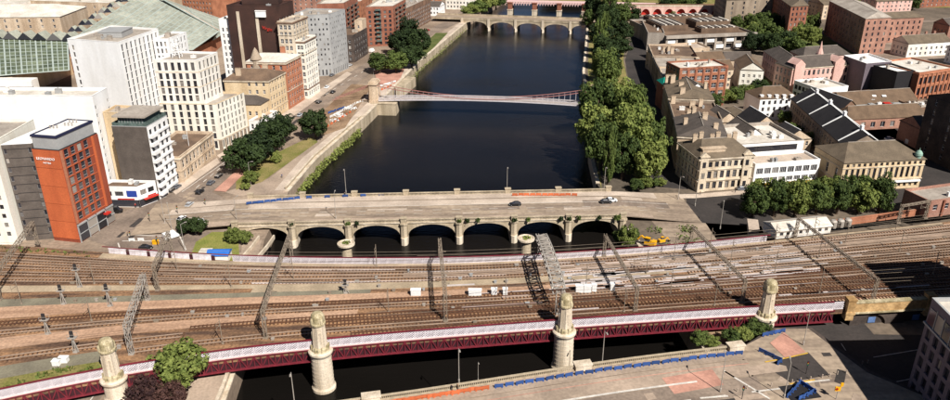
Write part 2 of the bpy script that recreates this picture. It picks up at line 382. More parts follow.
def building(name, label, pts, h, wall, fac=None, roof=('flat',), zb=6.0, cat='building', bands=(), parapet=0.7, cope=None, plinth=None, group=None):
    """pts: CCW footprint; fac: {edge: facade spec}; roof: ('flat', mat, units) or ('hip'|'gable', mat, rise, inset, axis)"""
    fac = fac or {}; ox = sum(p[0] for p in pts)/len(pts); oy = sum(p[1] for p in pts)/len(pts); o = (ox, oy)
    root = thing(name, label, cat, (ox, oy, zb), 0, group); lp = [(p[0]-ox, p[1]-oy) for p in pts]; n = len(pts)
    mb = MB()
    for i in range(n): facade(mb, root, pts[i], pts[(i+1) % n], 0, h, fac.get(i), o)
    mb.build('wall', wall, root)
    for (z, hh, out, bm) in bands:
        ring(offset(lp, out), offset(lp, -0.05), z, z+hh).build('cornice', bm, root)
    kind = roof[0]
    if kind == 'flat':
        rm = roof[1] if len(roof) > 1 else 'roof_felt'
        ring(offset(lp, 0.07), offset(lp, -0.4), h, h+0.14, h-parapet).build('parapet', cope or wall, root)
        b = MB(); b.face([(*p, h-parapet) for p in offset(lp, -0.38)]); rf = b.build('roof', rm, root)
        for q in range(roof[2] if len(roof) > 2 else 0):
            # plant boxes: casing, cap and grille
            u, v = R(.2,.8), R(.2,.8); A, B, C, D = [Vector(p) for p in (lp[0], lp[1], lp[2], lp[3])]
            c = (A*(1-u)+B*u)*(1-v) + (D*(1-u)+C*u)*v; w, dd, hh = R(.8,2.4), R(.8,2), R(.7,1.8); e = MB(); rz = math.atan2((B-A).y, (B-A).x)
            e.box(-w/2,-dd/2,0,w/2,dd/2,hh); e.box(-w/2-.08,-dd/2-.08,hh,w/2+.08,dd/2+.08,hh+.1); e.tube((0,0,hh+.1),(0,0,hh+.45),.25,.25,8)
            e.build('roof_unit', random.choice(['clad_grey','roof_white','concrete']), root, (c.x, c.y, h-parapet), rz)
    elif kind in ('hip', 'gable'):
        rm, rise = roof[1], roof[2]; inset = roof[3] if len(roof) > 3 else 0; ax = roof[4] if len(roof) > 4 else 0
        q = offset(lp, 0.35); q = q[ax:] + q[:ax]; g = lp[ax:] + lp[:ax]
        A, B, C, D = [Vector((*p, 0)) for p in q]; m1 = (A + D)/2; m2 = (B + C)/2; dr = (m2 - m1); Lr = dr.length; dr.normalize()
        E1 = m1 + dr*(inset if kind == 'hip' else 0); E2 = m2 - dr*(inset if kind == 'hip' else 0); up = Vector((0,0,h+rise)); hz = Vector((0,0,h-0.02))
        b = MB(); b.face([A+hz, B+hz, E2+up, E1+up]); b.face([C+hz, D+hz, E1+up, E2+up]); t = Vector((0,0,0.18))
        if kind == 'hip': b.face([B+hz, C+hz, E2+up]); b.face([D+hz, A+hz, E1+up])
        for u, v in ((A,B),(B,C),(C,D),(D,A)): b.face([u+hz-t, v+hz-t, v+hz, u+hz])
        b.face([D+hz-t, C+hz-t, B+hz-t, A+hz-t])
        b.build('roof', rm, root)
        if kind == 'gable':
            a, bb, c, d = [Vector((*p, 0)) for p in g]; H0 = Vector((0,0,h)); top = Vector((0,0,h+rise*0.96))
            for tri in ([bb+H0, c+H0, (bb+c)/2+top], [d+H0, a+H0, (a+d)/2+top]): gb = MB(); gb.face(tri); gb.build('gable', wall, root)
        rb = MB(); rb.beam(E1+up+Vector((0,0,.04)), E2+up+Vector((0,0,.04)), .3, .16); rb.build('ridge', 'concrete' if 'black' not in rm else 'trim_white', root)
    return root

def chimney(root, x, y, z0, h, w=1.4, d=0.8, rz=0, m='sandstone', pots=3):
    """x, y relative to the building root"""
    b = MB(); b.box(-w/2,-d/2,0,w/2,d/2,h); b.box(-w/2-.1,-d/2-.1,h,w/2+.1,d/2+.1,h+.2)
    for i in range(pots):
        px = (i - (pots-1)/2) * w / max(pots, 1); b.tube((px,0,h+.2),(px,0,h+.75),.15,.12,6)
    return b.build('chimney', m, root, (x, y, z0), rz)
def text_part(name, s, size, m, parent, loc, rot, extr=0.04):
    cu = bpy.data.curves.new(name, 'FONT'); cu.body = s; cu.size = size; cu.extrude = extr; cu.align_x = 'CENTER'; cu.resolution_u = 2
    t = bpy.data.objects.new(name, cu); COL.objects.link(t)
    me = bpy.data.meshes.new_from_object(t); bpy.data.objects.remove(t); me.materials.clear(); me.materials.append(M(m))
    o = inst(name, me, parent, loc); o.rotation_euler = rot; return o
def sheet(name, pts, z, m, kind='structure'):
    b = MB(); b.face([(p[0], p[1], z if len(p) < 3 or z is not None else p[2]) for p in pts]); o = b.build(name, m)
    if kind: o['kind'] = kind
    return o
def smooth_line(pts):
    xs = [p[0] for p in pts]; ys = [p[1] for p in pts]; gx = np.linspace(xs[0], xs[-1], 240); gy = np.interp(gx, xs, ys)
    k = np.ones(21)/21; gp = np.concatenate([gy[0]+(np.arange(-10,0))*(gy[1]-gy[0]), gy, gy[-1]+(np.arange(1,11))*(gy[-1]-gy[-2])]); gy = np.convolve(gp, k, 'valid')
    return lambda x: float(np.interp(x, gx, gy))

# ------------------------------------------------------------------ the setting: water, banks, roads
b = MB(); b.face([(-3000,-200,0),(3000,-200,0),(3000,4500,0),(-3000,4500,0)]); struct(b.build('river_water', 'water'))
LQ = [(-53,20),(-55,125),(-58,160),(-68,214),(-69.5,255),(-66,290),(-54,349),(-35,469),(-4,628),(50,820),(150,1100)]
RQ = [(62,20),(60,120),(56,161),(51,222),(46.5,262),(49,300),(56,350),(65,440),(90,606),(150,790),(260,1100)]
b = MB(); b.prism([(-3000,20)] + LQ + [(300,4500),(-3000,4500)], -3, 6.0); struct(b.build('left_bank', ['ground_left']))
b = MB(); b.prism([(3000,20),(3000,4500),(500,4500)] + RQ[::-1], -3, 6.0); struct(b.build('right_bank', ['ground_right']))
def quay_wall(line, side, label, y0=None):
    root = thing('quay_wall', label, 'quay wall', (line[0][0], line[0][1], 0)); o = line[0]
    w = MB(); c = MB()
    pts = [(p[0]-o[0], p[1]-o[1], -2.0) for p in line]; s = 0.5*side
    w.ribbon([(p[0]-s, p[1], p[2]) for p in pts], 1.2, 7.7); w.build('wall', 'stone_bridge', root)
    c.ribbon([(p[0]-s, p[1], 5.72) for p in pts], 1.5, 0.45); c.build('coping', 'stone_pale', root)
    return root
quay_wall([(-69.8,254),(-66,290),(-54,349),(-35,469),(-4,620)], 1, 'long pale stone quay wall along the left bank above the road bridge')
quay_wall([(-55,80),(-55.2,125),(-58.2,160)], 1, 'short stone quay wall under the railway bridge at lower left')
quay_wall([(46.5,262),(49,300),(56,350),(65,440),(90,600)], -1, 'stone quay wall hidden under the riverside trees on the right bank')
quay_wall([(60,100),(60,120),(56,161),(51,222)], -1, 'stone quay wall between the two road bridges on the right bank')

# streets (each sheet a little above the one below)
sheet('riverside_street', [(-120.6,211.6),(-124.1,233.9),(-112.7,253.5),(-106.8,287.6),(-91.7,358.0),(-75.3,439.4),(-55.3,511.4),(-28.0,599.4),(-8.1,679.0),(4.5,673.5),(-15.2,599.4),(-39.4,531.9),(-64.0,427.2),(-82.4,344.5),(-94.9,313.1),(-96.5,274.0),(-97.8,253.5),(-83.7,240.7),(-78.8,219.6),(-87.2,209.5),(-95.8,198.8)], 6.02, 'asphalt')
sheet('side_street', [(-120.6,211.6),(-124.1,233.9),(-170,262),(-175,246)], 6.024, 'asphalt')
sheet('promenade', [(-87.0,249.8),(-70.2,253),(-66.9,290),(-55.2,347),(-36.4,466),(-6.8,612),(-12.2,608.4),(-35.6,528.4),(-57.3,415.5),(-70.0,313.1),(-79.8,267.6),(-93.0,253.5)], 6.03, 'paving')
sheet('riverside_walk', [(-75,255),(-70.4,255),(-67,290),(-55.3,347),(-36.5,466),(-7,612),(-11,612),(-41,466),(-60,347),(-72,290)], 6.045, 'paving_pale')
sheet('lawn', [(-89.5,255.5),(-81.8,263.4),(-69.5,310.4),(-73.8,318.7),(-88.2,287.6),(-93.0,267.6)], 6.05, 'grass')
sheet('lawn', [(-40.0,465.8),(-32.6,480.2),(-20.4,561.8),(-29.4,561.8),(-35.9,521.5)], 6.05, 'grass_green')
sheet('earth_patch', [(-76.4,356.2),(-69.8,411.0),(-57.8,406.6),(-60.7,330.4),(-69.3,318.7)], 6.052, 'earth')
sheet('earth_patch', [(-61.5,444.4),(-43.0,449.6),(-43.7,411.0),(-55.0,411.0)], 6.052, 'paving_pink')
sheet('pavement', [(-110.1,250.7),(-104.5,284.1),(-107.6,290.0),(-114.2,255.5)], 6.14, 'paving_pale')
sheet('pavement', [(-104.8,287.6),(-87.3,356.2),(-73.3,434.4),(-77.1,439.4),(-92.9,363.2),(-108.4,292.4)], 6.14, 'paving_pale')
sheet('pavement', [(-97.4,254.5),(-95.2,275.1),(-91.5,299.9),(-87.0,292.4),(-91.5,267.6),(-92.6,253.5)], 6.14, 'paving_pink')
sheet('lawn', [(-87.6,201.4),(-89.5,212.3),(-86.7,219.6),(-78.2,219.6),(-71.5,198.8)], 6.05, 'lawn')
sheet('quay_apron', [(-71.5,198.8),(-74.3,210.9),(-68.7,213.7),(-66.6,198.8)], 6.06, 'paving')
# lower left, under the railway: quayside road and walk
sheet('quayside_road', [(-125,60),(-84,60),(-84,170),(-125,170)], 6.02, 'asphalt')
sheet('quayside_walk', [(-78,60),(-56.2,60),(-56.2,124),(-59,160),(-66,205),(-78,205)], 6.03, 'paving')
sheet('lawn', [(-69,112),(-66,112),(-66,150),(-69,150)], 6.05, 'grass_green')
# right bank
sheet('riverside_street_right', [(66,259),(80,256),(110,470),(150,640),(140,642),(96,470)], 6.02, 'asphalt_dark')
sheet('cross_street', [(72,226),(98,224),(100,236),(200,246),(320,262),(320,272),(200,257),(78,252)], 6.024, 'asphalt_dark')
sheet('street_corner', [(64,200),(92,205),(96,224),(60,229)], 6.03, 'asphalt_bridge')
sheet('garden', [(47.5,256),(48,270),(52,300),(66,258),(95,470),(130,640),(98,640),(68,440),(60,350)], 6.03, 'grass')
sheet('pavement', [(66,251),(82,251.5),(104,256),(104,252),(80,247.5),(60,247)], 6.12, 'paving_pale')
sheet('lot', [(98,206),(150,222),(150,236),(100,228)], 6.04, 'ground_right')
sheet('back_yard', [(100,300),(190,290),(200,360),(105,360)], 6.03, 'paving')
sheet('car_park', [(195,470),(250,430),(330,470),(300,540),(215,560)], 6.03, 'asphalt')
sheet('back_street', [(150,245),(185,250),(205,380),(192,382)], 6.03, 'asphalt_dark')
sheet('green_verge', [(178,350),(205,385),(190,440),(160,430),(140,372)], 6.04, 'grass_green')
sheet('green_verge', [(196,440),(250,470),(260,560),(200,600)], 6.05, 'grass_green')
sheet('far_park', [(60,720),(420,680),(900,730),(900,900),(100,980)], 6.05, 'grass')
sheet('far_street', [(90,640),(420,600),(700,640),(700,652),(420,612),(92,652)], 6.06, 'asphalt')
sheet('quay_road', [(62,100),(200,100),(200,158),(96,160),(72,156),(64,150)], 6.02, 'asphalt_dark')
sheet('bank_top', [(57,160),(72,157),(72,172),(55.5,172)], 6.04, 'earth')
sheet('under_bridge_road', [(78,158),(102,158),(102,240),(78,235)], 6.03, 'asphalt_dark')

# painted markings
def lines(name, segs, w, z, m='line_white'):
    b = MB()
    for p, q in segs:
        p = Vector((*p, z)); q = Vector((*q, z)); d = (q-p).normalized(); n = Vector((-d.y, d.x, 0))*w/2; b.face([p-n, q-n, q+n, p+n])
    struct(b.build(name, m))
def dashes(p, q, on, off):
    p, q = Vector(p), Vector(q); L = (q-p).length; d = (q-p)/L; out = []; t = 0
    while t < L: out.append((tuple(p+d*t), tuple(p+d*min(L, t+on)))); t += on+off
    return out
lines('lane_markings', dashes((-105.1,257.4), (-100.8,293.7), 3, 3) + dashes((-88.1,359.7), (-37.5,557.9), 4, 6), .35, 6.035)
lines('shaded_road_lines', dashes((88,104),(92,158),3,4) + [((86,112),(90,150)), ((94,106),(94,134)), ((96,140),(118,146)), ((97,150),(125,157))], .22, 6.035)
lines('kerb_line', [((-109.0,253.5), (-101.7,291.2))], .3, 6.038, 'line_white')
lines('crossing_lines', [((-113.5,213.0), (-101.3,213.0)), ((-113.8,217.4), (-102.1,216.6)), ((-98.0,219.6), (-90.7,206.7)), ((-109.3,203.4), (-114.2,211.6))], .4, 6.04)
lines('quayside_markings', dashes((-95,90), (-95,170), 3, 4) + dashes((-104,90), (-104,170), 3, 4) + [((-86,90),(-86,170)), ((-112,90),(-112,170)), ((-95,127),(-86,127))], .3, 6.035)

# ------------------------------------------------------------------ railway: deck, tracks
NL = [(-230,70),(-160,101),(-101.65,128.3),(-73.8,138.9),(-36.3,147.1),(21.3,155.2),(73.25,161.6),(95.3,163.5),(118.6,166.1),(200,174),(320,186)]
FL = [(-230,206),(-144,200.7),(-108.7,194.2),(-67.8,188.6),(-21.5,187.4),(7.2,188.6),(36.6,192.3),(67.35,197.4),(90.25,202.7),(153,216),(200,229),(320,262)]
near, far = smooth_line(NL), smooth_line(FL); DZ = 11.4
yt = lambda x, t: near(x)*(1-t) + far(x)*t
xs = list(np.arange(-220, 301, 10.0))
deck = MB()
for x0, x1 in zip(xs, xs[1:]):
    for t0, t1 in ((0,.5),(.5,1)):
        deck.face([(x0,yt(x0,t0),DZ),(x1,yt(x1,t0),DZ),(x1,yt(x1,t1),DZ),(x0,yt(x0,t1),DZ)])
    deck.face([(x0,near(x0),9.9),(x1,near(x1),9.9),(x1,near(x1),DZ),(x0,near(x0),DZ)]); deck.face([(x1,far(x1),9.9),(x0,far(x0),9.9),(x0,far(x0),DZ),(x1,far(x1),DZ)])
    deck.face([(x0,far(x0),9.9),(x1,far(x1),9.9),(x1,near(x1),9.9),(x0,near(x0),9.9)])
struct(deck.build('railway_ground', 'ballast'))
# solid viaduct on the two banks
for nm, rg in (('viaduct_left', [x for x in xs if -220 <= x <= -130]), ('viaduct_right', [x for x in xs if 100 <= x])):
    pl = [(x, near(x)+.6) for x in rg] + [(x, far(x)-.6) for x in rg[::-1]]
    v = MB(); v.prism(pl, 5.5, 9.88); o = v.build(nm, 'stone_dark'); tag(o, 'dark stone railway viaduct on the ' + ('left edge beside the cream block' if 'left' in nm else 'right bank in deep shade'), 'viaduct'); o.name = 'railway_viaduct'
def strip(name, t0, t1, x0, x1, z, m, w=None):
    b = MB(); X = list(np.linspace(x0, x1, max(4, int((x1-x0)/6))))
    for a, c in zip(X, X[1:]): b.face([(a,yt(a,t0),z),(c,yt(c,t0),z),(c,yt(c,t1),z),(a,yt(a,t1),z)])
    return struct(b.build(name, m))
strip('concrete_path', .68, .725, -200, 36, DZ+.03, 'concrete_path'); strip('grey_walkway', .585, .635, -200, -28, DZ+.03, 'walkway_grey')
strip('salmon_cess', .51, .585, -200, 60, DZ+.02, 'ballast_salmon'); strip('concrete_path', .635, .68, -60, 100, DZ+.02, 'concrete_path')
strip('near_cess', .31, .385, -200, -30, DZ+.02, 'ballast_salmon'); strip('near_walkway', .12, .20, -200, -84, DZ+.03, 'walkway_grey'); strip('near_verge', .03, .12, -200, -82, DZ+.02, 'grass')
strip('edge_path', .02, .06, -60, 95, DZ+.02, 'concrete_path'); strip('far_cess', .95, .995, -110, 150, DZ+.02, 'concrete_path')
strip('right_cess', .06, .12, 90, 280, DZ+.02, 'ballast_salmon'); strip('salmon_cess_right', .90, .97, 100, 290, DZ+.02, 'ballast_salmon')

TR = [(.245,-215,-70,1),(.30,-70,290,1),(.16,-80,290,1),(.09,-30,290,1),(.415,-215,290,1),(.475,-215,290,1),(.235,-40,290,0),(.36,-10,290,0),(.545,40,290,0),(.615,60,290,0),(.76,-215,290,0),(.805,-215,290,0),(.85,-215,290,0),(.89,-215,290,0),(.93,-215,290,0),(.68,100,290,0),(.72,60,290,0),(.195,20,290,0),(.58,90,290,0),(.645,110,290,0),(.825,-20,290,0),(.445,60,290,0)]
TR.sort()
ords = ['first','second','third','fourth','fifth','sixth','seventh','eighth','ninth','tenth','eleventh','twelfth','thirteenth','fourteenth','fifteenth','sixteenth','seventeenth','eighteenth','nineteenth','twentieth','twenty-first','twenty-second']
for k, (t, x0, x1, wood) in enumerate(TR):
    root = thing('railway_track', f'{ords[k]} railway track counting from the near lattice parapet to the far one', 'railway track', (x0, yt(x0,t), DZ), 0, 'tracks across the railway bridge')
    X = list(np.arange(x0, x1, 4.0)); ctr = [(x-x0, yt(x,t)-yt(x0,t), 0) for x in X]
    for sgn in (-1, 1):
        rb = MB(); rb.ribbon([(p[0], p[1]+sgn*.74, p[2]) for p in ctr], .16, .2, 0, .16); rb.build('rail', 'rail_bright' if (k % 3 == 1 or t > .5) else 'rail_rust', root)
    sb = MB(); x = x0
    while x < x1:
        y = yt(x,t); sl = math.atan2(yt(x+1,t)-yt(x-1,t), 2); c, s_ = math.cos(sl), math.sin(sl); q = []
        for ux, uy in ((-.16,-1.3),(.16,-1.3),(.16,1.3),(-.16,1.3)): q.append((x-x0+ux*c-uy*s_, y-yt(x0,t)+ux*s_+uy*c))
        sb.prism(q, .02, .15, 0, bottom=False); x += .95
    stuff(sb.build('sleepers', 'sleeper', root))
# pale cable troughs and conductor strips lying between the tracks
random.seed(3)
for k in range(170):
    t = random.choice([.205,.27,.33,.385,.445,.51,.58,.65,.70,.74,.78,.83,.87,.91]); x0 = R(-10,100) if k < 40 else R(-80,-10); L = R(6,30)
    if 40 <= k < 52: t = random.choice([.74,.783,.83,.87,.91])
    if k >= 52: x0 = R(20,88); t = R(.42,.92); L = R(5,13)
    X = list(np.linspace(x0, x0+L, 8)); w = R(.3,.8) if k < 52 else R(.5,1.0)
    tr = MB(); tr.ribbon([(x-x0, yt(x,t)-yt(x0,t), 0) for x in X], w, .14)
    tag(tr.build('cable_trough', 'trough', None, (x0, yt(x0,t), DZ+.02)), 'pale concrete cable trough lying between the railway tracks', 'cable trough', 'cable troughs between the tracks')
for k in range(70):
    t = random.choice([.12,.2,.27,.33,.39,.45,.51,.6,.66,.74,.78,.83,.87,.91]); x0 = R(-110,150); w, h = R(.4,1.2), R(.3,.8); e = MB()
    e.box(-w/2,-.3,0,w/2,.3,h); e.box(-w/2-.06,-.36,h,w/2+.06,.36,h+.08); e.box(-w/2+.1,-.33,.1,-.04,-.301,h-.08); e.box(.04,-.33,.1,w/2-.1,-.301,h-.08)
    tag(e.build('trackside_box', random.choice(['concrete','clad_grey','steel_galv','steel_dull']), None, (x0, yt(x0,t), DZ+.02)), 'small trackside equipment box standing in the ballast', 'equipment box', 'small trackside boxes')
# vegetation and oil-dark patches in the four-foot
def weeds(name, spots, m, z, label=None, cat=None):
    b = MB()
    for (x, y, r, n, hh) in spots:
        for _ in range(n):
            a = R(0, 6.28); q = r*math.sqrt(random.random()); cx, cy = x+q*math.cos(a), y+q*math.sin(a); s_ = R(.12,.32); cz = z+R(0,hh)
            t1, t2 = R(0,6.28), R(-.9,.9); u = Vector((math.cos(t1), math.sin(t1), 0)); w = Vector((-math.sin(t1)*math.sin(t2), math.cos(t1)*math.sin(t2), math.cos(t2)))
            c = Vector((cx, cy, cz)); b.face([c-u*s_-w*s_, c+u*s_-w*s_, c+u*s_+w*s_, c-u*s_+w*s_])
    return stuff(b.build(name, m))

# ------------------------------------------------------------------ railway bridge: girders, lattice parapets, piers
def lattice_panel(L, H_, name):
    """one parapet bay: frame, crossing straps and a dark backing plate"""
    b = MB(); b.box(0,-.06,0,L,.06,.16); b.box(0,-.06,H_-.16,L,.06,H_); b.box(0,-.08,.16,.14,.08,H_-.16)
    n = 4; s_ = L/n; y = -.02
    z0, z1 = .16, H_-.16; hh = z1-z0; w = .135
    cnt = int((L+hh)/s_)+1
    for sg in (1,-1):
        for i in range(-cnt, cnt+1):
            # strap x = i*s_ + sg*(z-z0); clipped to the bay
            xa = i*s_; 
            za, zb = z0, z1
            x_at = lambda z: xa + sg*(z-z0)
            if sg > 0: za = max(z0, z0 - xa); zb = min(z1, z0 + (L - xa))
            else: za = max(z0, z0 + xa - L); zb = min(z1, z0 + xa)
            if zb - za < .1: continue
            x0_, x1_ = x_at(za), x_at(zb); yy = y - (.03 if sg > 0 else 0)
            b.face([(x0_-w,yy,za),(x0_+w,yy,za),(x1_+w,yy,zb),(x1_-w,yy,zb)]); 
    return b.mesh(name, ['iron_white'])
PANEL = lattice_panel(2.5, 2.5, 'parapet_panel')
bk = MB(); bk.box(0,.10,.05,2.5,.14,2.45); BACK = bk.mesh('backing_plate', ['clad_mauve'])
gb = MB()  # one girder bay 3.2 m long: dark red verticals, diagonals, flanges
gb.box(0,-.25,0,3.2,.25,.28); gb.box(0,-.25,2.55,3.2,.25,2.8); gb.box(-.12,-.18,.28,.12,.12,2.55); gb.beam((.15,-.05,.3),(1.6,-.05,2.5),.2,.22); gb.beam((3.05,-.05,.3),(1.6,-.05,2.5),.2,.22); gb.box(1.5,-.14,.28,1.7,.06,2.55); gb.face([(0,.22,.28),(3.2,.22,.28),(3.2,.22,2.55),(0,.22,2.55)], 1)
GIRD = gb.mesh('girder_bay', ['iron_maroon','iron_maroon_dark'])
RB = thing('railway_bridge', 'wide railway bridge with white lattice parapets over dark red girders on pale stone piers', 'bridge', (0,150,0))
def along(fn, x0, x1, step):
    out = []; x = x0
    while x < x1:
        sl = math.atan2(fn(x+1)-fn(x-1), 2); out.append((x, fn(x), sl)); x += step*math.cos(sl)
    return out
def rb_loc(x, y, z): return (x, y-150, z)
par = inst('parapet', None, RB, (0,0,0)); par['label'] = 'white lattice parapet on the near side of the railway bridge'
for (x, y, sl) in along(near, -140, 94, 2.5):
    inst('parapet_panel', PANEL, par, rb_loc(x, y-.05, 11.35), sl, (1,1,.86))
    inst('backing_plate', BACK, par, rb_loc(x, y-.05, 11.35), sl, (1,1,.86))
for nm, z, w, h in (('top_rail', 13.5, .5, .16), ('string_rail', 11.12, .6, .22)):
    c = MB(); c.ribbon([(x, near(x)-150, 0) for x in np.arange(-140, 96, 4.0)], w, h, 0, z); c.build(nm, 'iron_maroon' if nm == 'top_rail' else 'iron_pink', par)
gir = inst('girder', None, RB, (0,0,0)); gir['label'] = 'dark red lattice girder under the near parapet'
for (x, y, sl) in along(near, -128, 90, 3.2): inst('girder_bay', GIRD, gir, rb_loc(x, y-.1, 7.55), sl, (1,1,1.27))
par = inst('parapet', None, RB, (0,0,0)); par['label'] = 'white lattice parapet on the far side of the railway bridge'
for (x, y, sl) in along(far, -70, 88, 2.5):
    inst('parapet_panel', PANEL, par, rb_loc(x, y-.2, 11.45), sl, (1,1,.72)); inst('backing_plate', BACK, par, rb_loc(x, y-.2, 11.45), sl, (1,1,.72))
c = MB(); c.ribbon([(x, far(x)-150, 0) for x in np.arange(-110, 92, 4.0)], .45, .15, 0, 13.28); c.build('top_rail', 'iron_maroon', par)
for (x, y, sl) in along(far, -108, -76, 6.6):     # plain plated parapet at the left end
    e = MB(); e.box(0,-.1,0,5.6,.1,1.75); e.box(0,-.16,1.6,5.6,-.1,1.75); e.build('parapet_plate', 'iron_white', par, rb_loc(x, y-.2, 11.45), sl)
    e = MB(); e.box(5.6,-.14,0,6.6,.14,1.5); e.build('plate_gap', 'iron_maroon_dark', par, rb_loc(x, y-.2, 11.45), sl)
gir = inst('girder', None, RB, (0,0,0)); gir['label'] = 'dark red lattice girder under the far parapet'
for (x, y, sl) in along(far, -108, 88, 3.2): inst('girder_bay', GIRD, gir, rb_loc(x, y+.4, 8.3), sl+math.pi)
for t in (.2,.4,.6,.8):
    c = MB(); c.ribbon([(x, yt(x,t)-150, 0) for x in np.arange(-126, 92, 6.0)], .6, 1.7, 0, 8.2); c.build('inner_girder', 'iron_maroon_dark', RB)
def pier(x, y, zbase, label, scale=1.0):
    root = inst('pier', None, RB, rb_loc(x, y, 0)); root['label'] = label; root.scale = (.67,.67,1)
    d = MB(); d.lathe([(4.3,-3),(4.3,zbase+.7),(4.0,zbase+.9),(3.75,zbase+1.2),(3.55,9.6),(3.8,9.9),(4.35,10.5),(4.35,10.95),(3.9,11.2)], 26); 
    for z in np.arange(zbase+2.2, 9.5, 1.1): d.lathe([(3.62+(9.6-z)*.024,z),(3.62+(9.6-z)*.024,z+.09)], 26)
    d.build('drum', 'stone_pale', root)
    k = MB(); k.lathe([(3.2,11.2),(3.2,11.9),(2.7,12.3)], 8); k.box(-3.2,-1.0,11.0,3.2,1.0,12.5)
    for a in range(8):
        t = a*math.pi/4+math.pi/8; k.tube((3.0*math.cos(t),3.0*math.sin(t),11.2),(3.0*math.cos(t),3.0*math.sin(t),12.6),.42,.2,6)
    k.build('collar', 'stone_moss', root)
    u = MB(); u.lathe([(2.7,12.0),(2.6,12.8),(2.3,16.8),(2.25,18.1)], 8); 
    for a in range(8):
        t = a*math.pi/4; u.beam((2.5*math.cos(t),2.5*math.sin(t),12.2),(2.12*math.cos(t),2.12*math.sin(t),18.1),.34,.34)
    for a in range(4):
        t = a*math.pi/2+math.pi/8; u.box(2.15*math.cos(t)-.3,2.15*math.sin(t)-.3,13.4,2.15*math.cos(t)+.3,2.15*math.sin(t)+.3,16.4)
    u.build('shaft', 'stone_pale', root)
    t_ = MB(); t_.lathe([(2.2,18.0),(2.7,18.2),(2.7,18.6),(2.35,18.8),(2.3,20.0),(2.2,20.5),(1.8,20.95),(1.1,21.2),(.2,21.3)], 14)
    for a in range(4):
        t = a*math.pi/2+math.pi/4; t_.lathe([(.55,18.6),(.55,19.7),(.3,20.1)], 8, (2.3*math.cos(t),2.3*math.sin(t)))
    t_.build('turret', 'stone_moss', root)
pier(-36.5, 146.2, 0, 'pale stone pier with turret, standing in the water second from the left'); pier(22.0, 154.2, 0, 'pale stone pier with turret below the large signal gantry'); pier(74.0, 161.2, 5.5, 'pale stone pier with turret on the right bank'); pier(-80.6, 135.6, 5.5, 'pale stone pier with turret on the left bank, near the lower left corner')
for x, y in ((-36,168),(-36,186),(22,172),(22,188),(78,178),(80,196),(-80,158),(-74,184)):
    d = MB(); d.lathe([(2.8,-3),(2.8,1),(2.4,1.4),(2.4,8),(2.9,8.3)], 18); d.build('inner_pier', 'stone_bridge', RB, rb_loc(x, y, 0))
# stone abutment parapet on the right
root = thing('viaduct_parapet', 'mossy yellow stone parapet wall at the right end of the railway bridge', 'parapet', (96, near(96), 9.9))
o = (96, near(96)); X = list(np.arange(97.5, 150, 4.0))
e = MB(); e.ribbon([(x-o[0], near(x)-o[1]-.3, 0) for x in X], 1.0, 3.3); e.build('wall', 'stone_parapet', root)
e = MB(); e.ribbon([(x-o[0], near(x)-o[1]-.3, 3.3) for x in X], 1.35, .3); e.build('coping', 'stone_moss', root)
e = MB(); e.ribbon([(x-o[0], near(x)-o[1]-.4, .3) for x in X], 1.5, .4); e.build('string_course', 'stone_moss', root)
for x in (96.4, 118, 136):
    e = MB(); e.box(-1.0,-1.1,-1.5,1.0,1.0,4.2); e.box(-1.15,-1.25,4.2,1.15,1.1,4.6); e.box(-1.2,-1.3,.2,1.2,-1.1,.9); e.build('pilaster', 'stone_parapet', root, (x-o[0], near(x)-o[1], 0))
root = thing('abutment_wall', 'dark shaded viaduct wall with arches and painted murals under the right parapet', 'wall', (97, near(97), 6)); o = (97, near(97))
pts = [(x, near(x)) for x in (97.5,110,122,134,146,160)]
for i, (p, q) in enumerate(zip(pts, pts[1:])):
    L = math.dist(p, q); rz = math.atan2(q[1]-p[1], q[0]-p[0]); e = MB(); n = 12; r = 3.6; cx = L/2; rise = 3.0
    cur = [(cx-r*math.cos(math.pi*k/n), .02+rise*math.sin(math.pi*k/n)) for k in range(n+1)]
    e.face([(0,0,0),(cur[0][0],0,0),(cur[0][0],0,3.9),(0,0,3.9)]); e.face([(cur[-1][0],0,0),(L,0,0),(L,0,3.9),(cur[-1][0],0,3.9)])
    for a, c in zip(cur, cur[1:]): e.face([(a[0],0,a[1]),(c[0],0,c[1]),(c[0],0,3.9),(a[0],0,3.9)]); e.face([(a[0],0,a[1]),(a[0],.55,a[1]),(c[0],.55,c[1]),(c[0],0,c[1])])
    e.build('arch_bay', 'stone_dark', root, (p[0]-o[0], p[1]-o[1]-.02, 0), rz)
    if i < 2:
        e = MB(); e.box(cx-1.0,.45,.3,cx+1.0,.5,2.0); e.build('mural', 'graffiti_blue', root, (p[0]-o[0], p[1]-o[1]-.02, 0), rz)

# surviving columns of the older bridge
for (x, y, zt, lb) in ((-39.6,203,10.4,'broad stone column with a flat round cap, left of the middle arches'), (15.8,205.5,10.9,'broad stone column with a flat round cap beside the large signal gantry')):
    root = thing('stone_column', lb + ', left from an older bridge', 'column', (x, y, 0))
    d = MB(); d.lathe([(2.1,-3),(2.1,.8),(1.75,1.2),(1.6,zt-1.6),(1.75,zt-1.3)], 18); d.build('shaft', 'stone_bridge', root, smooth=False)
    d = MB(); d.lathe([(1.7,zt-1.4),(2.3,zt-.8),(2.7,zt-.55),(2.7,zt-.05),(2.35,zt),(2.2,zt-.2),(.1,zt-.22)], 22); d.build('capital', 'stone_pale', root)
    weeds('weed_tuft', [(.2,.1,1.2,60,.4)], 'leaf_light', zt-.15).parent = root

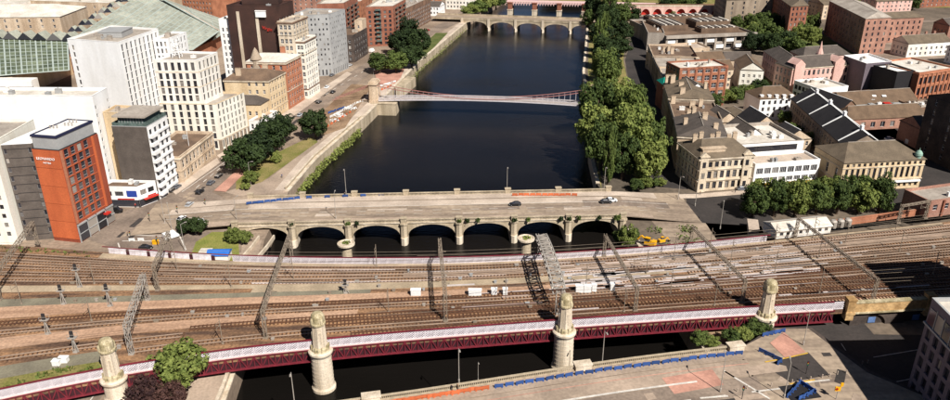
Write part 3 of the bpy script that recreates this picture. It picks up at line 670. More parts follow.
# ------------------------------------------------------------------ overhead-line gantries
def lattice_post(b, p, h, w=.7):
    x, y, z = p
    for sx in (-1,1):
        for sy in (-1,1): b.beam((x+sx*w/2,y+sy*w/2,z),(x+sx*w/2,y+sy*w/2,z+h),.12)
    k = 0; zz = z; st = w*2.0
    while zz < z+h-.2:
        z2 = min(z+h, zz+st); s_ = 1 if k % 2 else -1
        for sy in (-1,1): b.beam((x-s_*w/2,y+sy*w/2,zz),(x+s_*w/2,y+sy*w/2,z2),.1)
        for sx in (-1,1): b.beam((x+sx*w/2,y-s_*w/2,zz),(x+sx*w/2,y+s_*w/2,z2),.1)
        zz = z2; k += 1
    b.box(x-.6,y-.6,z-.02,x+.6,y+.6,z+.35)
def lattice_beam(b, p, q, w, h, st=1.3, bow=0.0, t=.15):
    p, q = Vector(p), Vector(q); L = (q-p).length; n = max(2, int(L/st)); d = (q-p)/L; sd = Vector((-d.y, d.x, 0)).normalized()*w/2; up = Vector((0,0,h/2))
    pt = [p+d*(L*i/n)+Vector((0,0,bow*4*(i/n)*(1-i/n))) for i in range(n+1)]
    for a, c in zip(pt, pt[1:]):
        for s1 in (-1,1):
            for s2 in (-1,1): b.beam(a+sd*s1+up*s2, c+sd*s1+up*s2, t)
    for i, (a, c) in enumerate(zip(pt, pt[1:])):
        s_ = 1 if i % 2 else -1
        b.beam(a-up*s_+sd, c+up*s_+sd, t*.7); b.beam(a-up*s_-sd, c+up*s_-sd, t*.7); b.beam(a-sd*s_+up, c+sd*s_+up, t*.7); b.beam(a-sd+up, a+sd+up, t*.7); b.beam(a-sd*s_-up, c+sd*s_-up, t*.7)
def gantry(a, c, h, label, m='steel_galv', w=.7, bh=.9, bow=0, pw=.7, drops=5, up=0.0, tk=.14):
    o = (a[0], a[1], DZ); root = thing('overhead_line_gantry', label, 'gantry', o, 0, 'overhead line gantries across the tracks'); e = (c[0]-a[0], c[1]-a[1])
    for p in ((0,0,0), (e[0], e[1], 0)):
        b = MB(); lattice_post(b, p, h+.6, pw); b.build('post', m, root)
    b = MB(); lattice_beam(b, (0,0,h+up), (e[0],e[1],h), w, bh, 1.6, bow, tk); b.build('truss', m, root)
    for i in range(drops):
        f = (i+.6)/(drops+.2); x, y = e[0]*f, e[1]*f; b = MB(); b.beam((x,y,h-.5),(x,y,h-2.2),.1); b.beam((x,y,h-2.0),(x+1.6,y,h-1.7),.07); b.beam((x,y,h-1.2),(x+1.6,y,h-1.7),.06); b.tube((x+1.2,y,h-1.78),(x+1.6,y,h-1.7),.12,.12,6); b.build('hanger', 'steel_dull', root)
    return root
gantry((-79.9,143.7), (-85.9,167.8), 7.2, 'pale lattice overhead line gantry nearest the left edge of the picture', w=1.3, bh=1.3, pw=.9, drops=4)
gantry((-85.3,172.9), (-89.3,193.7), 7.0, 'dull overhead line gantry behind the pale one, near the far parapet', 'steel_dull', w=.8, bh=.8, drops=3)
gantry((-50.4,150.3), (-53.4,191.2), 7.5, 'slim brownish overhead line gantry left of the turreted pier in the river', 'steel_dull', drops=6)
gantry((-7.3,157.7), (-10.1,188.8), 7.0, 'slim overhead line gantry midway between the two turreted river piers', 'steel_dull', w=.8, bh=.8, drops=5)
gantry((21.1,160.5), (19.0,191.2), 7.0, 'large bowed white lattice signal gantry rising behind the middle turreted pier', w=3.0, bh=1.6, bow=1.2, pw=1.4, drops=4, tk=.3)
gantry((41.0,162.4), (37.8,192.5), 6.6, 'overhead line gantry just right of the large bowed signal gantry', 'steel_dull', w=.6, bh=.6, drops=5)
gantry((69.6,166.3), (64.6,198.2), 6.6, 'overhead line gantry behind the right bank turreted pier', 'steel_dull', w=.6, bh=.6, drops=5)
gantry((103.8,166.8), (98.5,204.3), 6.6, 'overhead line gantry whose near post stands on the yellow stone parapet', 'steel_dull', w=.6, bh=.6, drops=6)
gantry((135.9,215.1), (146.7,218.9), 6.0, 'short portal gantry at the far right edge of the tracks', 'steel_dull', w=.5, bh=.5, drops=2)
gantry((-124.8,167.8), (-132.4,200.2), 7.0, 'dull lattice gantry cut by the left picture edge beside the cream block', 'steel_dull', w=1.0, bh=1.0, drops=4)
# contact wires, one per electrified track
for k, (t, x0, x1, wood) in enumerate(TR):
    if k % 2: continue
    b = MB(); X = np.arange(x0+4, x1, 12.0); b.ribbon([(x-x0, yt(x,t)-yt(x0,t), 0) for x in X], .05, .05); b.ribbon([(x-x0, yt(x,t)-yt(x0,t), 1.0) for x in X], .05, .05)
    tag(b.build('contact_wire', 'steel_dull', None, (x0, yt(x0,t), DZ+5.0)), f'thin overhead contact wire above the {ords[k]} track from the near parapet', 'wire', 'contact wires above the tracks')
def signal(p, label, h=4.2):
    root = thing('railway_signal', label, 'signal', (p[0], p[1], DZ), 0, 'signals beside the left tracks'); b = MB(); b.box(-.5,-.5,0,.5,.5,.25)
    b.beam((-.5,-.2,.2),(-.1,0,h),.16); b.beam((.9,-.3,.2),(.1,0,h*.8),.16); b.beam((0,.1,0),(0,.1,h+.6),.2); b.build('mast', 'steel_galv', root)
    b = MB(); b.box(-.9,-.5,h-.3,.9,.6,h-.15); 
    for x in (-.9,.9): b.beam((x,-.5,h-.2),(x,-.5,h+.8),.07); b.beam((x,.6,h-.2),(x,.6,h+.8),.07)
    b.beam((-.9,-.5,h+.8),(.9,-.5,h+.8),.07); b.beam((-.9,.6,h+.8),(.9,.6,h+.8),.07); b.build('platform', 'steel_galv', root)
    b = MB(); b.box(-.35,-.3,h+.1,.35,.1,h+1.6); b.tube((0,-.32,h+.5),(0,-.5,h+.5),.16,.16,8); b.tube((0,-.32,h+1.1),(0,-.5,h+1.1),.16,.16,8); b.build('signal_head', 'trim_dark', root)
signal((-103.8,152.0), 'railway signal with platform between the near left tracks'); signal((-93.3,144.5), 'railway signal with platform nearest the left lattice parapet'); signal((-107.0,165.8), 'railway signal standing on the grey walkway at the left'); signal((-94.5,164.8), 'pale railway signal right of the walkway, left of the lattice gantry', 5.0); signal((-107.1,174.5), 'railway signal on twin legs on the concrete path at the left', 5.5); signal((-34.5,171.4), 'small railway signal on twin legs above the turreted river pier', 2.6)
def cabinet(p, w, label, d=1.2, h=1.7, m='trim_white'):
    root = thing('equipment_cabinet', label, 'cabinet', (p[0], p[1], DZ), 0, 'white cabinets beside the tracks'); b = MB(); b.box(-w/2,-d/2,.12,w/2,d/2,h); b.box(-w/2+.08,-d/2+.08,0,w/2-.08,d/2-.08,.12); b.build('casing', m, root)
    b = MB(); b.box(-w/2-.1,-d/2-.1,h,w/2+.1,d/2+.1,h+.12); b.build('lid', m, root)
    for i in range(2):
        b = MB(); x = (-.25+.5*i)*w; b.box(x-w*.22,-d/2-.04,.25,x+w*.22,-d/2-.002,h-.15); b.box(x+w*.12,-d/2-.07,.8,x+w*.16,-d/2-.04,1.0); b.build('door', 'barrier_white', root)
cabinet((0.0,170.3), 3.4, 'wide white equipment cabinet, larger of the pair left of the bowed gantry'); cabinet((5.1,170.8), 1.5, 'narrow white cabinet just left of the bowed gantry shadow'); cabinet((8.0,170.8), 1.2, 'narrow white cabinet inside the bowed gantry shadow edge'); cabinet((-15.7,170.3), 2.6, 'white cabinet left of the slim middle gantry')
cabinet((27.9,171.9), 2.0, 'white cabinet, left of three right of the bowed gantry', h=2.0); cabinet((30.0,171.9), 2.0, 'white cabinet, middle of three right of the bowed gantry', h=2.0); cabinet((31.9,172.4), 1.2, 'narrow white cabinet, right of three beside the bowed gantry', h=2.0); cabinet((36.9,172.9), 1.2, 'lone narrow white cabinet near the gantry right of the bowed one', h=2.0); cabinet((-95.1,139.5), 1.6, 'white cabinet in the grass at lower left, left of two', h=1.3); cabinet((-94.1,140.6), 2.0, 'white cabinet in the grass at lower left, right of two', h=1.3)

# single masts with a cantilever arm standing among the tracks
mm = MB(); mm.lathe([(.3,0),(.3,.3),(.11,.35),(.09,7.2)], 8); MAST = mm.mesh('post', ['steel_dull']); mm = MB(); mm.beam((0,0,6.4),(0,-2.6,6.9),.09); mm.beam((0,0,5.4),(0,-2.4,5.7),.08); mm.beam((0,-2.3,5.0),(0,-2.3,6.8),.06); mm.tube((0,-.5,5.46),(0,-.9,5.51),.14,.14,6); MARM = mm.mesh('cantilever', ['steel_dull'])
random.seed(5)
for k, (t, x) in enumerate([(.13,-60),(.13,38),(.13,62),(.205,-8),(.205,92),(.33,-22),(.33,52),(.33,128),(.385,8),(.445,-96),(.51,30),(.51,84),(.6,-118),(.6,-86),(.66,48),(.66,100),(.66,126),(.70,-66),(.74,-104),(.74,74),(.78,-50),(.83,20),(.83,112),(.87,-84),(.87,58),(.91,90),(.95,132),(.95,-28),(.95,70),(.97,104)]):
    r_ = thing('catenary_mast', 'thin steel catenary mast with a side arm standing among the tracks', 'mast', (x, yt(x,t), DZ), 0, 'catenary masts among the tracks'); inst('post', MAST, r_); inst('cantilever', MARM, r_)

# ------------------------------------------------------------------ arched road bridges
def arch_mesh(L, W, z_spring, z_crown, z_top, pw, m):
    """one span: two spandrel faces and the soffit, spring to spring"""
    b = MB(); n = 18; x0, x1 = pw/2, L-pw/2; cx = L/2; r = (x1-x0)/2; rise = z_crown-z_spring
    cur = [(cx-r*math.cos(math.pi*k/n), z_spring+rise*math.sin(math.pi*k/n)**.8) for k in range(n+1)]
    for a, c in zip(cur, cur[1:]):
        b.face([(a[0],0,a[1]),(c[0],0,c[1]),(c[0],0,z_top),(a[0],0,z_top)]); b.face([(c[0],W,c[1]),(a[0],W,a[1]),(a[0],W,z_top),(c[0],W,z_top)])
        b.face([(a[0],0,a[1]),(a[0],W,a[1]),(c[0],W,c[1]),(c[0],0,c[1])])
        # voussoir ring, slightly proud
        dn = .75; za, zc = min(a[1]+dn, z_top-.05), min(c[1]+dn, z_top-.05)
        b.face([(a[0],-.12,a[1]),(c[0],-.12,c[1]),(c[0],-.12,zc),(a[0],-.12,za)]); b.face([(a[0],-.12,za),(c[0],-.12,zc),(c[0],0,zc),(a[0],0,za)]); b.face([(a[0],-.12,a[1]),(a[0],0,a[1]),(c[0],0,c[1]),(c[0],-.12,c[1])])
    return b.mesh('arch', [m])
def balustrade_mesh(L, h, m):
    b = MB(); b.box(0,-.2,0,L,.2,.25); b.box(0,-.26,h-.22,L,.26,h); n = int(L/.42)
    for i in range(n):
        x = (i+.5)*L/n; b.box(x-.1,-.1,.25,x+.1,.1,h-.22, bottom=False)
    return b.mesh('balustrade_bay', [m])

JR = math.radians(3.0)
JB = thing('road_bridge', 'pale stone seven arched road bridge across the middle of the river', 'bridge', (-79, 220.2, 0), JR)
JW = 22.5; JL = 18.45; JN = 7; JZ = 8.0
am = arch_mesh(JL, JW, 2.4, 7.0, 7.9, 2.6, 'stone_bridge')
for i in range(JN): inst('arch', am, JB, (i*JL, 0, 0))
pm = MB(); pm.prism([(-1.3,-.3),(-.9,-1.5),(0,-2.0),(.9,-1.5),(1.3,-.3),(1.3,JW+.3),(.9,JW+1.5),(0,JW+2),(-.9,JW+1.5),(-1.3,JW+.3)], -3, 2.6); PM1 = pm.mesh('pier_base', ['stone_pale'])
pm = MB(); pm.prism([(-1.1,.1),(-1.0,-.9),(0,-1.35),(1.0,-.9),(1.1,.1)], 2.6, 7.3); pm.prism([(-1.3,.1),(-1.3,-1.1),(0,-1.6),(1.3,-1.1),(1.3,.1)], 7.3, 7.85); pm.box(-1.0,-.9,7.85,1.0,.3,9.5); pm.box(-1.15,-1.05,9.5,1.15,.45,9.75); pm.box(-1.25,.1,2.6,1.25,JW-.1,7.7); pm.box(-1.0,JW-.3,7.85,1.0,JW+.9,9.7); pm.box(-1.15,JW-.45,9.7,1.15,JW+1.05,9.95); PM2 = pm.mesh('pier_shaft', ['stone_bridge'])
for i in range(JN+1):
    p = inst('pier', PM1, JB, (i*JL, 0, 0)); inst('pier_shaft', PM2, p)
b = MB(); b.box(-1,.2,7.62,JN*JL+1,JW-.2,7.95); b.build('deck', 'stone_bridge', JB)
b = MB(); b.box(-1,-.35,7.6,JN*JL+1,.0,7.97); b.build('cornice', 'stone_pale', JB)
bm = balustrade_mesh(JL-2.1, 1.15, 'stone_bridge')
for i in range(JN):
    inst('balustrade', bm, JB, (i*JL+1.05, -.05, 7.98)); inst('balustrade', bm, JB, (i*JL+1.05, JW+.05, 7.98))
# carriageway and footways as one long surface with ramps down to the banks
def jam_xy(u, v): return (-79+u*math.cos(JR)-v*math.sin(JR), 220.2+u*math.sin(JR)+v*math.cos(JR))
def jz(u): return JZ - 1.93*min(1, max(0, (-2-u)/30, (u-131)/22))
def jstrip(name, u0, u1, v0, v1, dz, m, flare=0):
    b = MB(); U = np.linspace(u0, u1, 24)
    for a, c in zip(U, U[1:]):
        fa = max(0, (-4-a)/30, (a-133)/22)*flare; fc = max(0, (-4-c)/30, (c-133)/22)*flare
        b.face([(*jam_xy(a,v0-fa),jz(a)+dz),(*jam_xy(c,v0-fc),jz(c)+dz),(*jam_xy(c,v1+fc),jz(c)+dz),(*jam_xy(a,v1+fa),jz(a)+dz)])
    return struct(b.build(name, m))
jstrip('bridge_roadway', -34, 156, .3, 22.2, .0, 'asphalt_bridge', 2.0)
jstrip('bridge_footway', -20, 140, .35, 3.6, .14, 'paving', 1); jstrip('bridge_footway', -20, 146, 18.2, 22.15, .14, 'paving_pale', 1)
jstrip('bus_lane', -28, 140, 13.4, 17.8, .01, 'paving_pale'); jstrip('road_patch', 118, 156, 9.5, 15, .02, 'asphalt')
lines_b = MB()
for u in np.arange(-26, 150, 6.5):
    for v, w in ((9.2,.22),(6.4,.14)):
        lines_b.face([(*jam_xy(u,v),jz(u)+.03),(*jam_xy(u+3,v),jz(u+3)+.03),(*jam_xy(u+3,v+w),jz(u+3)+.03),(*jam_xy(u,v+w),jz(u)+.03)])
for u in np.arange(-28, 150, 4.0): lines_b.face([(*jam_xy(u,13.2),jz(u)+.032),(*jam_xy(u+4,13.2),jz(u+4)+.032),(*jam_xy(u+4,13.45),jz(u+4)+.032),(*jam_xy(u,13.45),jz(u)+.032)])
struct(lines_b.build('bridge_markings', 'line_white'))
# ivy and buddleia growing from the bridge piers
for i, (u, n, r) in enumerate(((18.5,40,.7),(36.9,70,.8),(40,40,.6),(73.8,80,.8),(76.5,50,.7),(80,40,.6),(92.3,80,.9),(97,40,.7),(108,50,.7),(114,50,.7),(110.7,90,.9),(127,100,1.2),(121,50,.7))):
    w = weeds('ivy', [(0,0,r,n,1.1)], 'leaf_mid' if i % 2 else 'leaf_dark', 0); x, y = jam_xy(u, -.9); w.location = (x, y, 7.9); del w['kind']
    tag(w, ['dark','green'][i % 2] + f' shrub growing from the near parapet of the arched bridge, {ords[i]} from the left', 'plant', 'shrubs on the arched bridge')

# far arched bridge and the railway bridge with red piers behind it
def far_arch(A, B, n, W, zt, label, m='stone_bridge', rail=True):
    d = Vector((B[0]-A[0], B[1]-A[1])); L = d.length; rz = math.atan2(d.y, d.x); root = thing('arched_bridge', label, 'bridge', (A[0], A[1], 0), rz); S = L/n
    me = arch_mesh(S, W, 2.2, zt-1.4, zt-.3, 2.4, m)
    for i in range(n): inst('arch', me, root, (i*S, 0, 0))
    p = MB(); p.prism([(-1.2,-.2),(0,-1.8),(1.2,-.2),(1.2,W+.2),(0,W+1.8),(-1.2,W+.2)], -3, 3.0); p.box(-.9,-.8,3.0,.9,.2,zt+1.3); p.box(-1.15,.05,2.9,1.15,W-.05,zt-.4); me = p.mesh('pier', ['stone_pale'])
    for i in range(n+1): inst('pier', me, root, (i*S, 0, 0))
    b = MB(); b.box(-25,.1,zt-.5,L+25,W-.1,zt); b.build('roadway', 'asphalt_bridge', root)
    for y in (0, W):
        b = MB(); b.box(-25,y-.3,zt-.32,L+25,y+.3,zt+1.1); b.box(-25,y-.42,zt+1.1,L+25,y+.42,zt+1.3); b.build('parapet', m, root)
    return root
far_arch((-10.5,606.1), (96.3,584.6), 5, 18, 8.6, 'distant stone arched road bridge at the top of the river')
root = thing('railway_bridge_far', 'distant railway bridge on tall red brick piers at the top of the river', 'bridge', (10.0,683.2,0), math.atan2(-16,105)); root.name = 'railway_bridge_red'
for i in range(6):
    b = MB(); b.box(-2.2,-3,-3,2.2,12,4.4,1); b.box(-2.5,-3.4,4.4,2.5,12.4,5.1,1); b.box(-1.9,-2.6,5.1,1.9,11.6,10.4); b.box(-2.3,-3,10.4,2.3,12,11.2); b.build('pier', ['brick_red','stone_pale'], root, (i*22, 0, 0))
b = MB(); b.box(-30,-1.2,10.0,150,10.2,11.6); b.build('deck', 'iron_pink', root)
for i in range(74):
    b = MB() if i == 0 else None
    if i == 0: b.box(-.35,-1.5,8.6,.35,-1.21,11.4); b.box(-.5,-1.6,11.4,.5,-1.2,11.7); fin = b.mesh('girder_rib', ['iron_pink'])
    inst('girder_rib', fin, root, (-28+i*2.4, 0, 0))

# ------------------------------------------------------------------ suspension footbridge
SA, SB = (-52.4,376.1,6), (59.7,365.0,6)
d = Vector((SB[0]-SA[0], SB[1]-SA[1])); SL = d.length; rz = math.atan2(d.y, d.x)
SBR = thing('suspension_footbridge', 'slim white suspension footbridge with stone portal towers upstream of the arched bridge', 'bridge', (SA[0], SA[1], 6), rz)
def tower(x, label):
    t = inst('tower', None, SBR, (x,0,0)); t['label'] = label
    b = MB(); b.box(-1.9,-3.9,-6,1.9,-1.7,8.6); b.box(-1.9,1.7,-6,1.9,3.9,8.6); b.box(-2.2,-4.2,-6,2.2,-1.4,1.4); b.box(-2.2,1.4,-6,2.2,4.2,1.4)
    n = 8
    for k in range(n):
        a0, a1 = math.pi*k/n, math.pi*(k+1)/n; y0, z0, y1, z1 = -1.7*math.cos(a0), 5.6+1.7*math.sin(a0), -1.7*math.cos(a1), 5.6+1.7*math.sin(a1)
        for x_ in (-1.88, 1.88): b.face([(x_,y0,z0),(x_,y1,z1),(x_,y1,8.6),(x_,y0,8.6)])
        b.face([(-1.88,y0,z0),(1.88,y0,z0),(1.88,y1,z1),(-1.88,y1,z1)])
    b.build('portal', 'sandstone', t)
    b = MB(); b.box(-2.0,-4.0,8.6,2.0,4.0,9.6); b.box(-2.5,-4.5,9.6,2.5,4.5,10.1); b.box(-2.1,-4.1,10.1,2.1,4.1,10.9); b.box(-1.5,-3.4,10.9,1.5,3.4,11.4); b.build('entablature', 'sandstone', t)
    b = MB()
    for sx in (-1,1):
        for sy in (-1,1): b.lathe([(.5,1.4),(.45,2),(.4,8),(.6,8.6)], 8, (sx*2.15, sy*2.8))
    b.build('columns', 'sandstone', t)
tower(0, 'tan stone portal tower on the left bank'); tower(SL, 'stone portal tower among the trees on the right bank')
dz = lambda x: .6 + 1.6*4*(x/SL)*(1-x/SL)
b = MB(); X = np.linspace(-6, SL+6, 40); b.ribbon([(x,0,dz(min(max(x,0),SL))) for x in X], 4.0, .35); b.build('deck', 'paving', SBR)
N = 40
for sy in (-1,1):
    ch = MB(); pts = []
    for k in range(N+1):
        x = SL*k/N; z = dz(SL/2)+1.0 + (9.2-dz(SL/2)-1.0)*(2*x/SL-1)**2; pts.append((x, sy*2.3, z))
    pts = [(-22, sy*2.3, .4)] + pts + [(SL+22, sy*2.3, .4)]
    for a, c in zip(pts, pts[1:]): ch.beam(a, c, .22, .34)
    ch.build('main_chain', 'iron_rose', SBR)
    for k in range(1, N):
        x, y, z = pts[k+1]
        if z - dz(x) > .9: h = MB(); h.beam((x,y,dz(x)),(x,y,z),.09); h.build('hanger', 'iron_white', SBR)
    for k in range(N):
        x0, x1 = SL*k/N, SL*(k+1)/N; r_ = MB(); y = sy*2.15
        r_.beam((x0,y,dz(x0)+.1),(x1,y,dz(x1)+.1),.16,.5); r_.beam((x0,y,dz(x0)+1.5),(x1,y,dz(x1)+1.5),.14,.2)
        for f in (0,.25,.5,.75): xa, xb = x0+(x1-x0)*f, x0+(x1-x0)*(f+.25); r_.beam((xa,y,dz(xa)+.3),(xb,y,dz(xb)+1.4),.09,.16); r_.beam((xb,y,dz(xb)+.3),(xa,y,dz(xa)+1.4),.09,.16)
        r_.build('railing_bay', 'iron_pale', SBR)
# landing pier on the left bank
e = MB(); e.box(-7,-5,-9,6,5,-.05); e.box(-7.2,-5.2,-.05,6.2,5.2,.25); o = e.build('landing_stage', ['stone_bridge'], None, (SA[0]+6, SA[1]-1, 6), rz); tag(o, 'stone landing stage below the left tower of the suspension footbridge', 'landing stage')
o = (-44, 395); e = MB(); e.prism([(0,0),(5,10),(9,27),(4,29),(-2,8)], -8, -.6); o = e.build('mooring_pontoon', ['stone_bridge'], None, (-44,402,6)); tag(o, 'low stone mooring ledge at the foot of the left quay beyond the footbridge', 'mooring ledge')

# ------------------------------------------------------------------ road bridge in the foreground
GZ = 9.0
ge = [(-24.9,129.5), (-1.1,135.0), (19.6,140.5), (43.8,145.9), (71.7,150.8)]
gfun = smooth_line([(-200,92)] + [tuple(p) for p in ge] + [(200,172)])
gx = np.arange(-60, 66, 3.0)
GB = thing('concrete_road_bridge', 'broad road bridge crossing the bottom of the picture with pierced stone parapet', 'bridge', (0,140,0))
b = MB(); b.prism([(x, gfun(x)-140) for x in gx[::-1]] + [(x, -80) for x in (gx[0], gx[-1])], 7.2, GZ-.01); b.build('deck', 'asphalt_bridge', GB)
for x in (-58, -20, 20, 60):
    b = MB(); b.box(-2.2,-60,-3,2.2,-1,7.2); b.lathe([(2.2,-3),(2.2,7.2)], 14, (0,-1)); b.build('pier', 'stone_bridge', GB, (x, gfun(x)-140-2, 0))
bay = balustrade_mesh(3.0, 1.25, 'stone_bridge')
x = -44.0
while x < 62:
    sl = math.atan2(gfun(x+1)-gfun(x-1), 2); inst('balustrade', bay, GB, (x, gfun(x)-140-.3, GZ), sl); x += 3.0*math.cos(sl)
for x in (-22.5, 24.8, 62.5):
    b = MB(); b.box(-1.9,-1.0,-1.5,1.9,.8,1.5); b.box(-2.1,-1.2,1.5,2.1,1.0,1.75); b.build('parapet_pedestal', 'stone_pale', GB, (x, gfun(x)-140-.2, GZ), math.atan(.2))
def gstrip(name, x0, x1, d0, d1, z, m):
    b = MB(); X = np.linspace(x0, x1, 30)
    for a, c in zip(X, X[1:]): b.face([(a,gfun(a)-d1,z),(c,gfun(c)-d1,z),(c,gfun(c)-d0,z),(a,gfun(a)-d0,z)])
    return struct(b.build(name, m))
gstrip('bridge_footway', -60, 64, .6, 4.4, GZ+.12, 'paving'); gstrip('cycle_lane', -60, 64, 4.5, 10, GZ+.012, 'paving'); 
gstrip('white_kerb', -60, 50, 10.1, 10.7, GZ+.13, 'line_white'); gstrip('carriageway', -60, 64, 10.8, 45, GZ+.012, 'asphalt'); gstrip('edge_marking', -60, 64, 5.9, 6.15, GZ+.02, 'paving_pink')
# paved deck and junction at the right end of that bridge
sheet('junction', [(63.5,gfun(64)-60),(120,gfun(64)-60),(110,120),(90,140),(84,158),(76,158),(63.5,gfun(64)-.3)], 8.98, 'asphalt_bridge').name = 'junction'
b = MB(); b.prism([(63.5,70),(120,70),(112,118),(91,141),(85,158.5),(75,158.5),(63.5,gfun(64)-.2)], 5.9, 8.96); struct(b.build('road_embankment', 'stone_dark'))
sheet('junction_island', [(47.1,131.5),(69.2,137.9),(70.6,130.2),(52.9,128.8)], 9.0, 'asphalt_bridge')
sheet('crossing_paving', [(42.4,137.9),(54.8,141.2),(55.7,135.4),(43.8,132.2)], 9.03, 'paving_pink')
sheet('island_paving', [(72.0,151.7),(77.2,156.4),(79.2,147.9),(73.3,145.5)], 9.06, 'paving_pink')
sheet('footpath', [(56.7,140.1),(69.0,143.6),(72.3,142.4),(72.0,140.5),(57.9,137.9)], 9.05, 'paving')
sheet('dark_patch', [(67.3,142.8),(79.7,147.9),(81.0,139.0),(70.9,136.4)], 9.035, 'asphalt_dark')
lines('junction_markings', [((57.3,140.5),(64.2,130.5)), ((70.6,135.7),(80.2,137.2)), ((61.1,132.9),(69.0,134.3)), ((49.1,130.8),(55.4,131.5))], .5, 9.05)
lines('yellow_edge', [((68.0,143.9),(73.5,145.5)), ((73.5,145.5),(79.5,147.5)), ((70.6,135.7),(76.8,137.2))], .4, 9.06, 'line_yellow')
lines('bridge_lines', [((x, gfun(x)-16), (x+3, gfun(x+3)-16)) for x in np.arange(-20,60,8)], .2, 9.03)

# ------------------------------------------------------------------ left bank buildings
def F(n, rws, w, **k): return dict(n=n, rows=rws, w=w, **k)
# cream block and hotel
building('cream_block', 'cream rendered block with small square windows cut by the left picture edge', rect((-170,210),(-145.2,210.6),24), 34, 'render_cream', {0: F(7, rows(3,3.1,10,1.5), 1.3, frame='trim_dark', style='pair')}, ('flat','roof_felt',3))
o = building('hotel_wing', 'dark grey brown clad hotel wing between the cream block and the orange tower', [(-144.4,213.2),(-136.0,214.8),(-131.8,236),(-140,238)], 32.5, 'clad_dark', {0: F(2, rows(2.5,3.0,10,1.7), .9, cx=[.75,7.7], frame='clad_grey', style='plain'), 1: F(5, rows(2.5,3,10,1.5), 1.1)}, ('flat','roof_white',4), cope='render_white')
for k in range(11): 
    j = MB(); a, b_ = Vector((-144.4,213.2)), Vector((-136.0,214.8)); j.beam((a.x*.86+b_.x*.14+138.05, a.y*.86+b_.y*.14-225.5-.05, 2+k*2.9), (a.x*.14+b_.x*.86+138.05, a.y*.14+b_.y*.86-225.5-.05, 2+k*2.9), .08, .12); j.build('cladding_joint', 'trim_dark', o)
HP = [(-135.6,213.7),(-126.2,211.7),(-122.6,228.6),(-132.2,230.6)]
o = building('orange_hotel', 'orange clad hotel tower with white lettering above the street junction', HP, 31.2, 'hotel_red', {1: F(5, rows(7.3,3.0,8,2.5), 1.9, m=1.3, style='split', frame='clad_grey', skip={(4,r) for r in range(8)})}, ('flat','roof_felt',0), cope='trim_dark')
ox = sum(p[0] for p in HP)/4; oy = sum(p[1] for p in HP)/4; lp = [(p[0]-ox, p[1]-oy) for p in HP]
a, c = Vector(lp[0]), Vector(lp[1]); d = (c-a); L = d.length; rz = math.atan2(d.y, d.x); nn = Vector((d.y, -d.x)).normalized()
for k in range(5):
    pb = MB(); z0 = 1.2+k*6.0; pb.box(.12,-.14,z0,L-.12,0.02,z0+5.86); pb.build('cladding_panel', 'hotel_orange', o, (a.x, a.y, 0), rz)
text_part('sign_lettering', 'LEONARDO', 1.2, 'trim_white', o, ((a.x+c.x)/2+nn.x*.22-.4, (a.y+c.y)/2+nn.y*.22, 27.9), (math.pi/2, 0, rz)); text_part('sign_lettering', 'HOTELS', .75, 'trim_white', o, ((a.x+c.x)/2+nn.x*.22-.2, (a.y+c.y)/2+nn.y*.22, 26.7), (math.pi/2, 0, rz))
a, c = Vector(lp[1]), Vector(lp[2]); d = (c-a); L = d.length; rz = math.atan2(d.y, d.x)
for u0, u1, mm in ((.1,.9,'sandstone_red'), (14.2,14.9,'hotel_orange'), (15.0,L-.1,'hotel_red')):
    pb = MB(); pb.box(u0,-.35,6.6,u1,.02,31.0); pb.build('cladding_pier', mm, o, (a.x, a.y, 0), rz)
for k in range(8):
    pb = MB(); pb.box(1.0,-.1,6.95+3*k,14.1,.02,7.15+3*k); pb.build('floor_band', 'hotel_orange', o, (a.x, a.y, 0), rz)
for u in (.1,4.4,8.7,13.0):   # glazed podium
    pb = MB(); pb.box(u+.15,-.25,.4,min(u+4.4,L-.2),-.05,5.6,1); pb.box(u,-.4,0,u+.25,-.02,6.0,0); pb.box(u,-.45,5.7,min(u+4.7,L),-.02,6.2,0); pb.box(u,-.42,2.8,min(u+4.7,L),-.04,3.0,0); pb.build('podium_bay', ['clad_grey','glass'], o, (a.x, a.y, 0), rz)
pb = MB(); pb.box(12.2,-1.6,4.4,14.4,-.1,4.9); pb.build('entrance_canopy', 'trim_red', o, (a.x, a.y, 0), rz)
q = offset(lp, -.5); pb = MB(); pb.prism(q, 30.6, 35.0); att = pb.build('top_storey', 'clad_grey', o)
ring(offset(lp,-.25), offset(lp,-1.0), 35.0, 35.6).build('roof_edge', 'trim_navy', att); pb = MB(); pb.prism(offset(lp,-.9), 35.0, 35.45); pb.build('roof_cap', 'roof_white', att)
for (u, v) in ((.3,.4),(.6,.55),(.5,.75)):
    for k in range(3): pb = MB(); x = lp[0][0]*(1-u)*(1-v)+lp[1][0]*u*(1-v)+lp[2][0]*u*v+lp[3][0]*(1-u)*v+k*1.1-1; y = lp[0][1]*(1-v)+lp[3][1]*v; pb.lathe([(.16,35.45),(.16,36.3),(.28,36.3),(.28,36.5)], 8, (x,y)); pb.build('roof_vent', 'steel_galv', att)

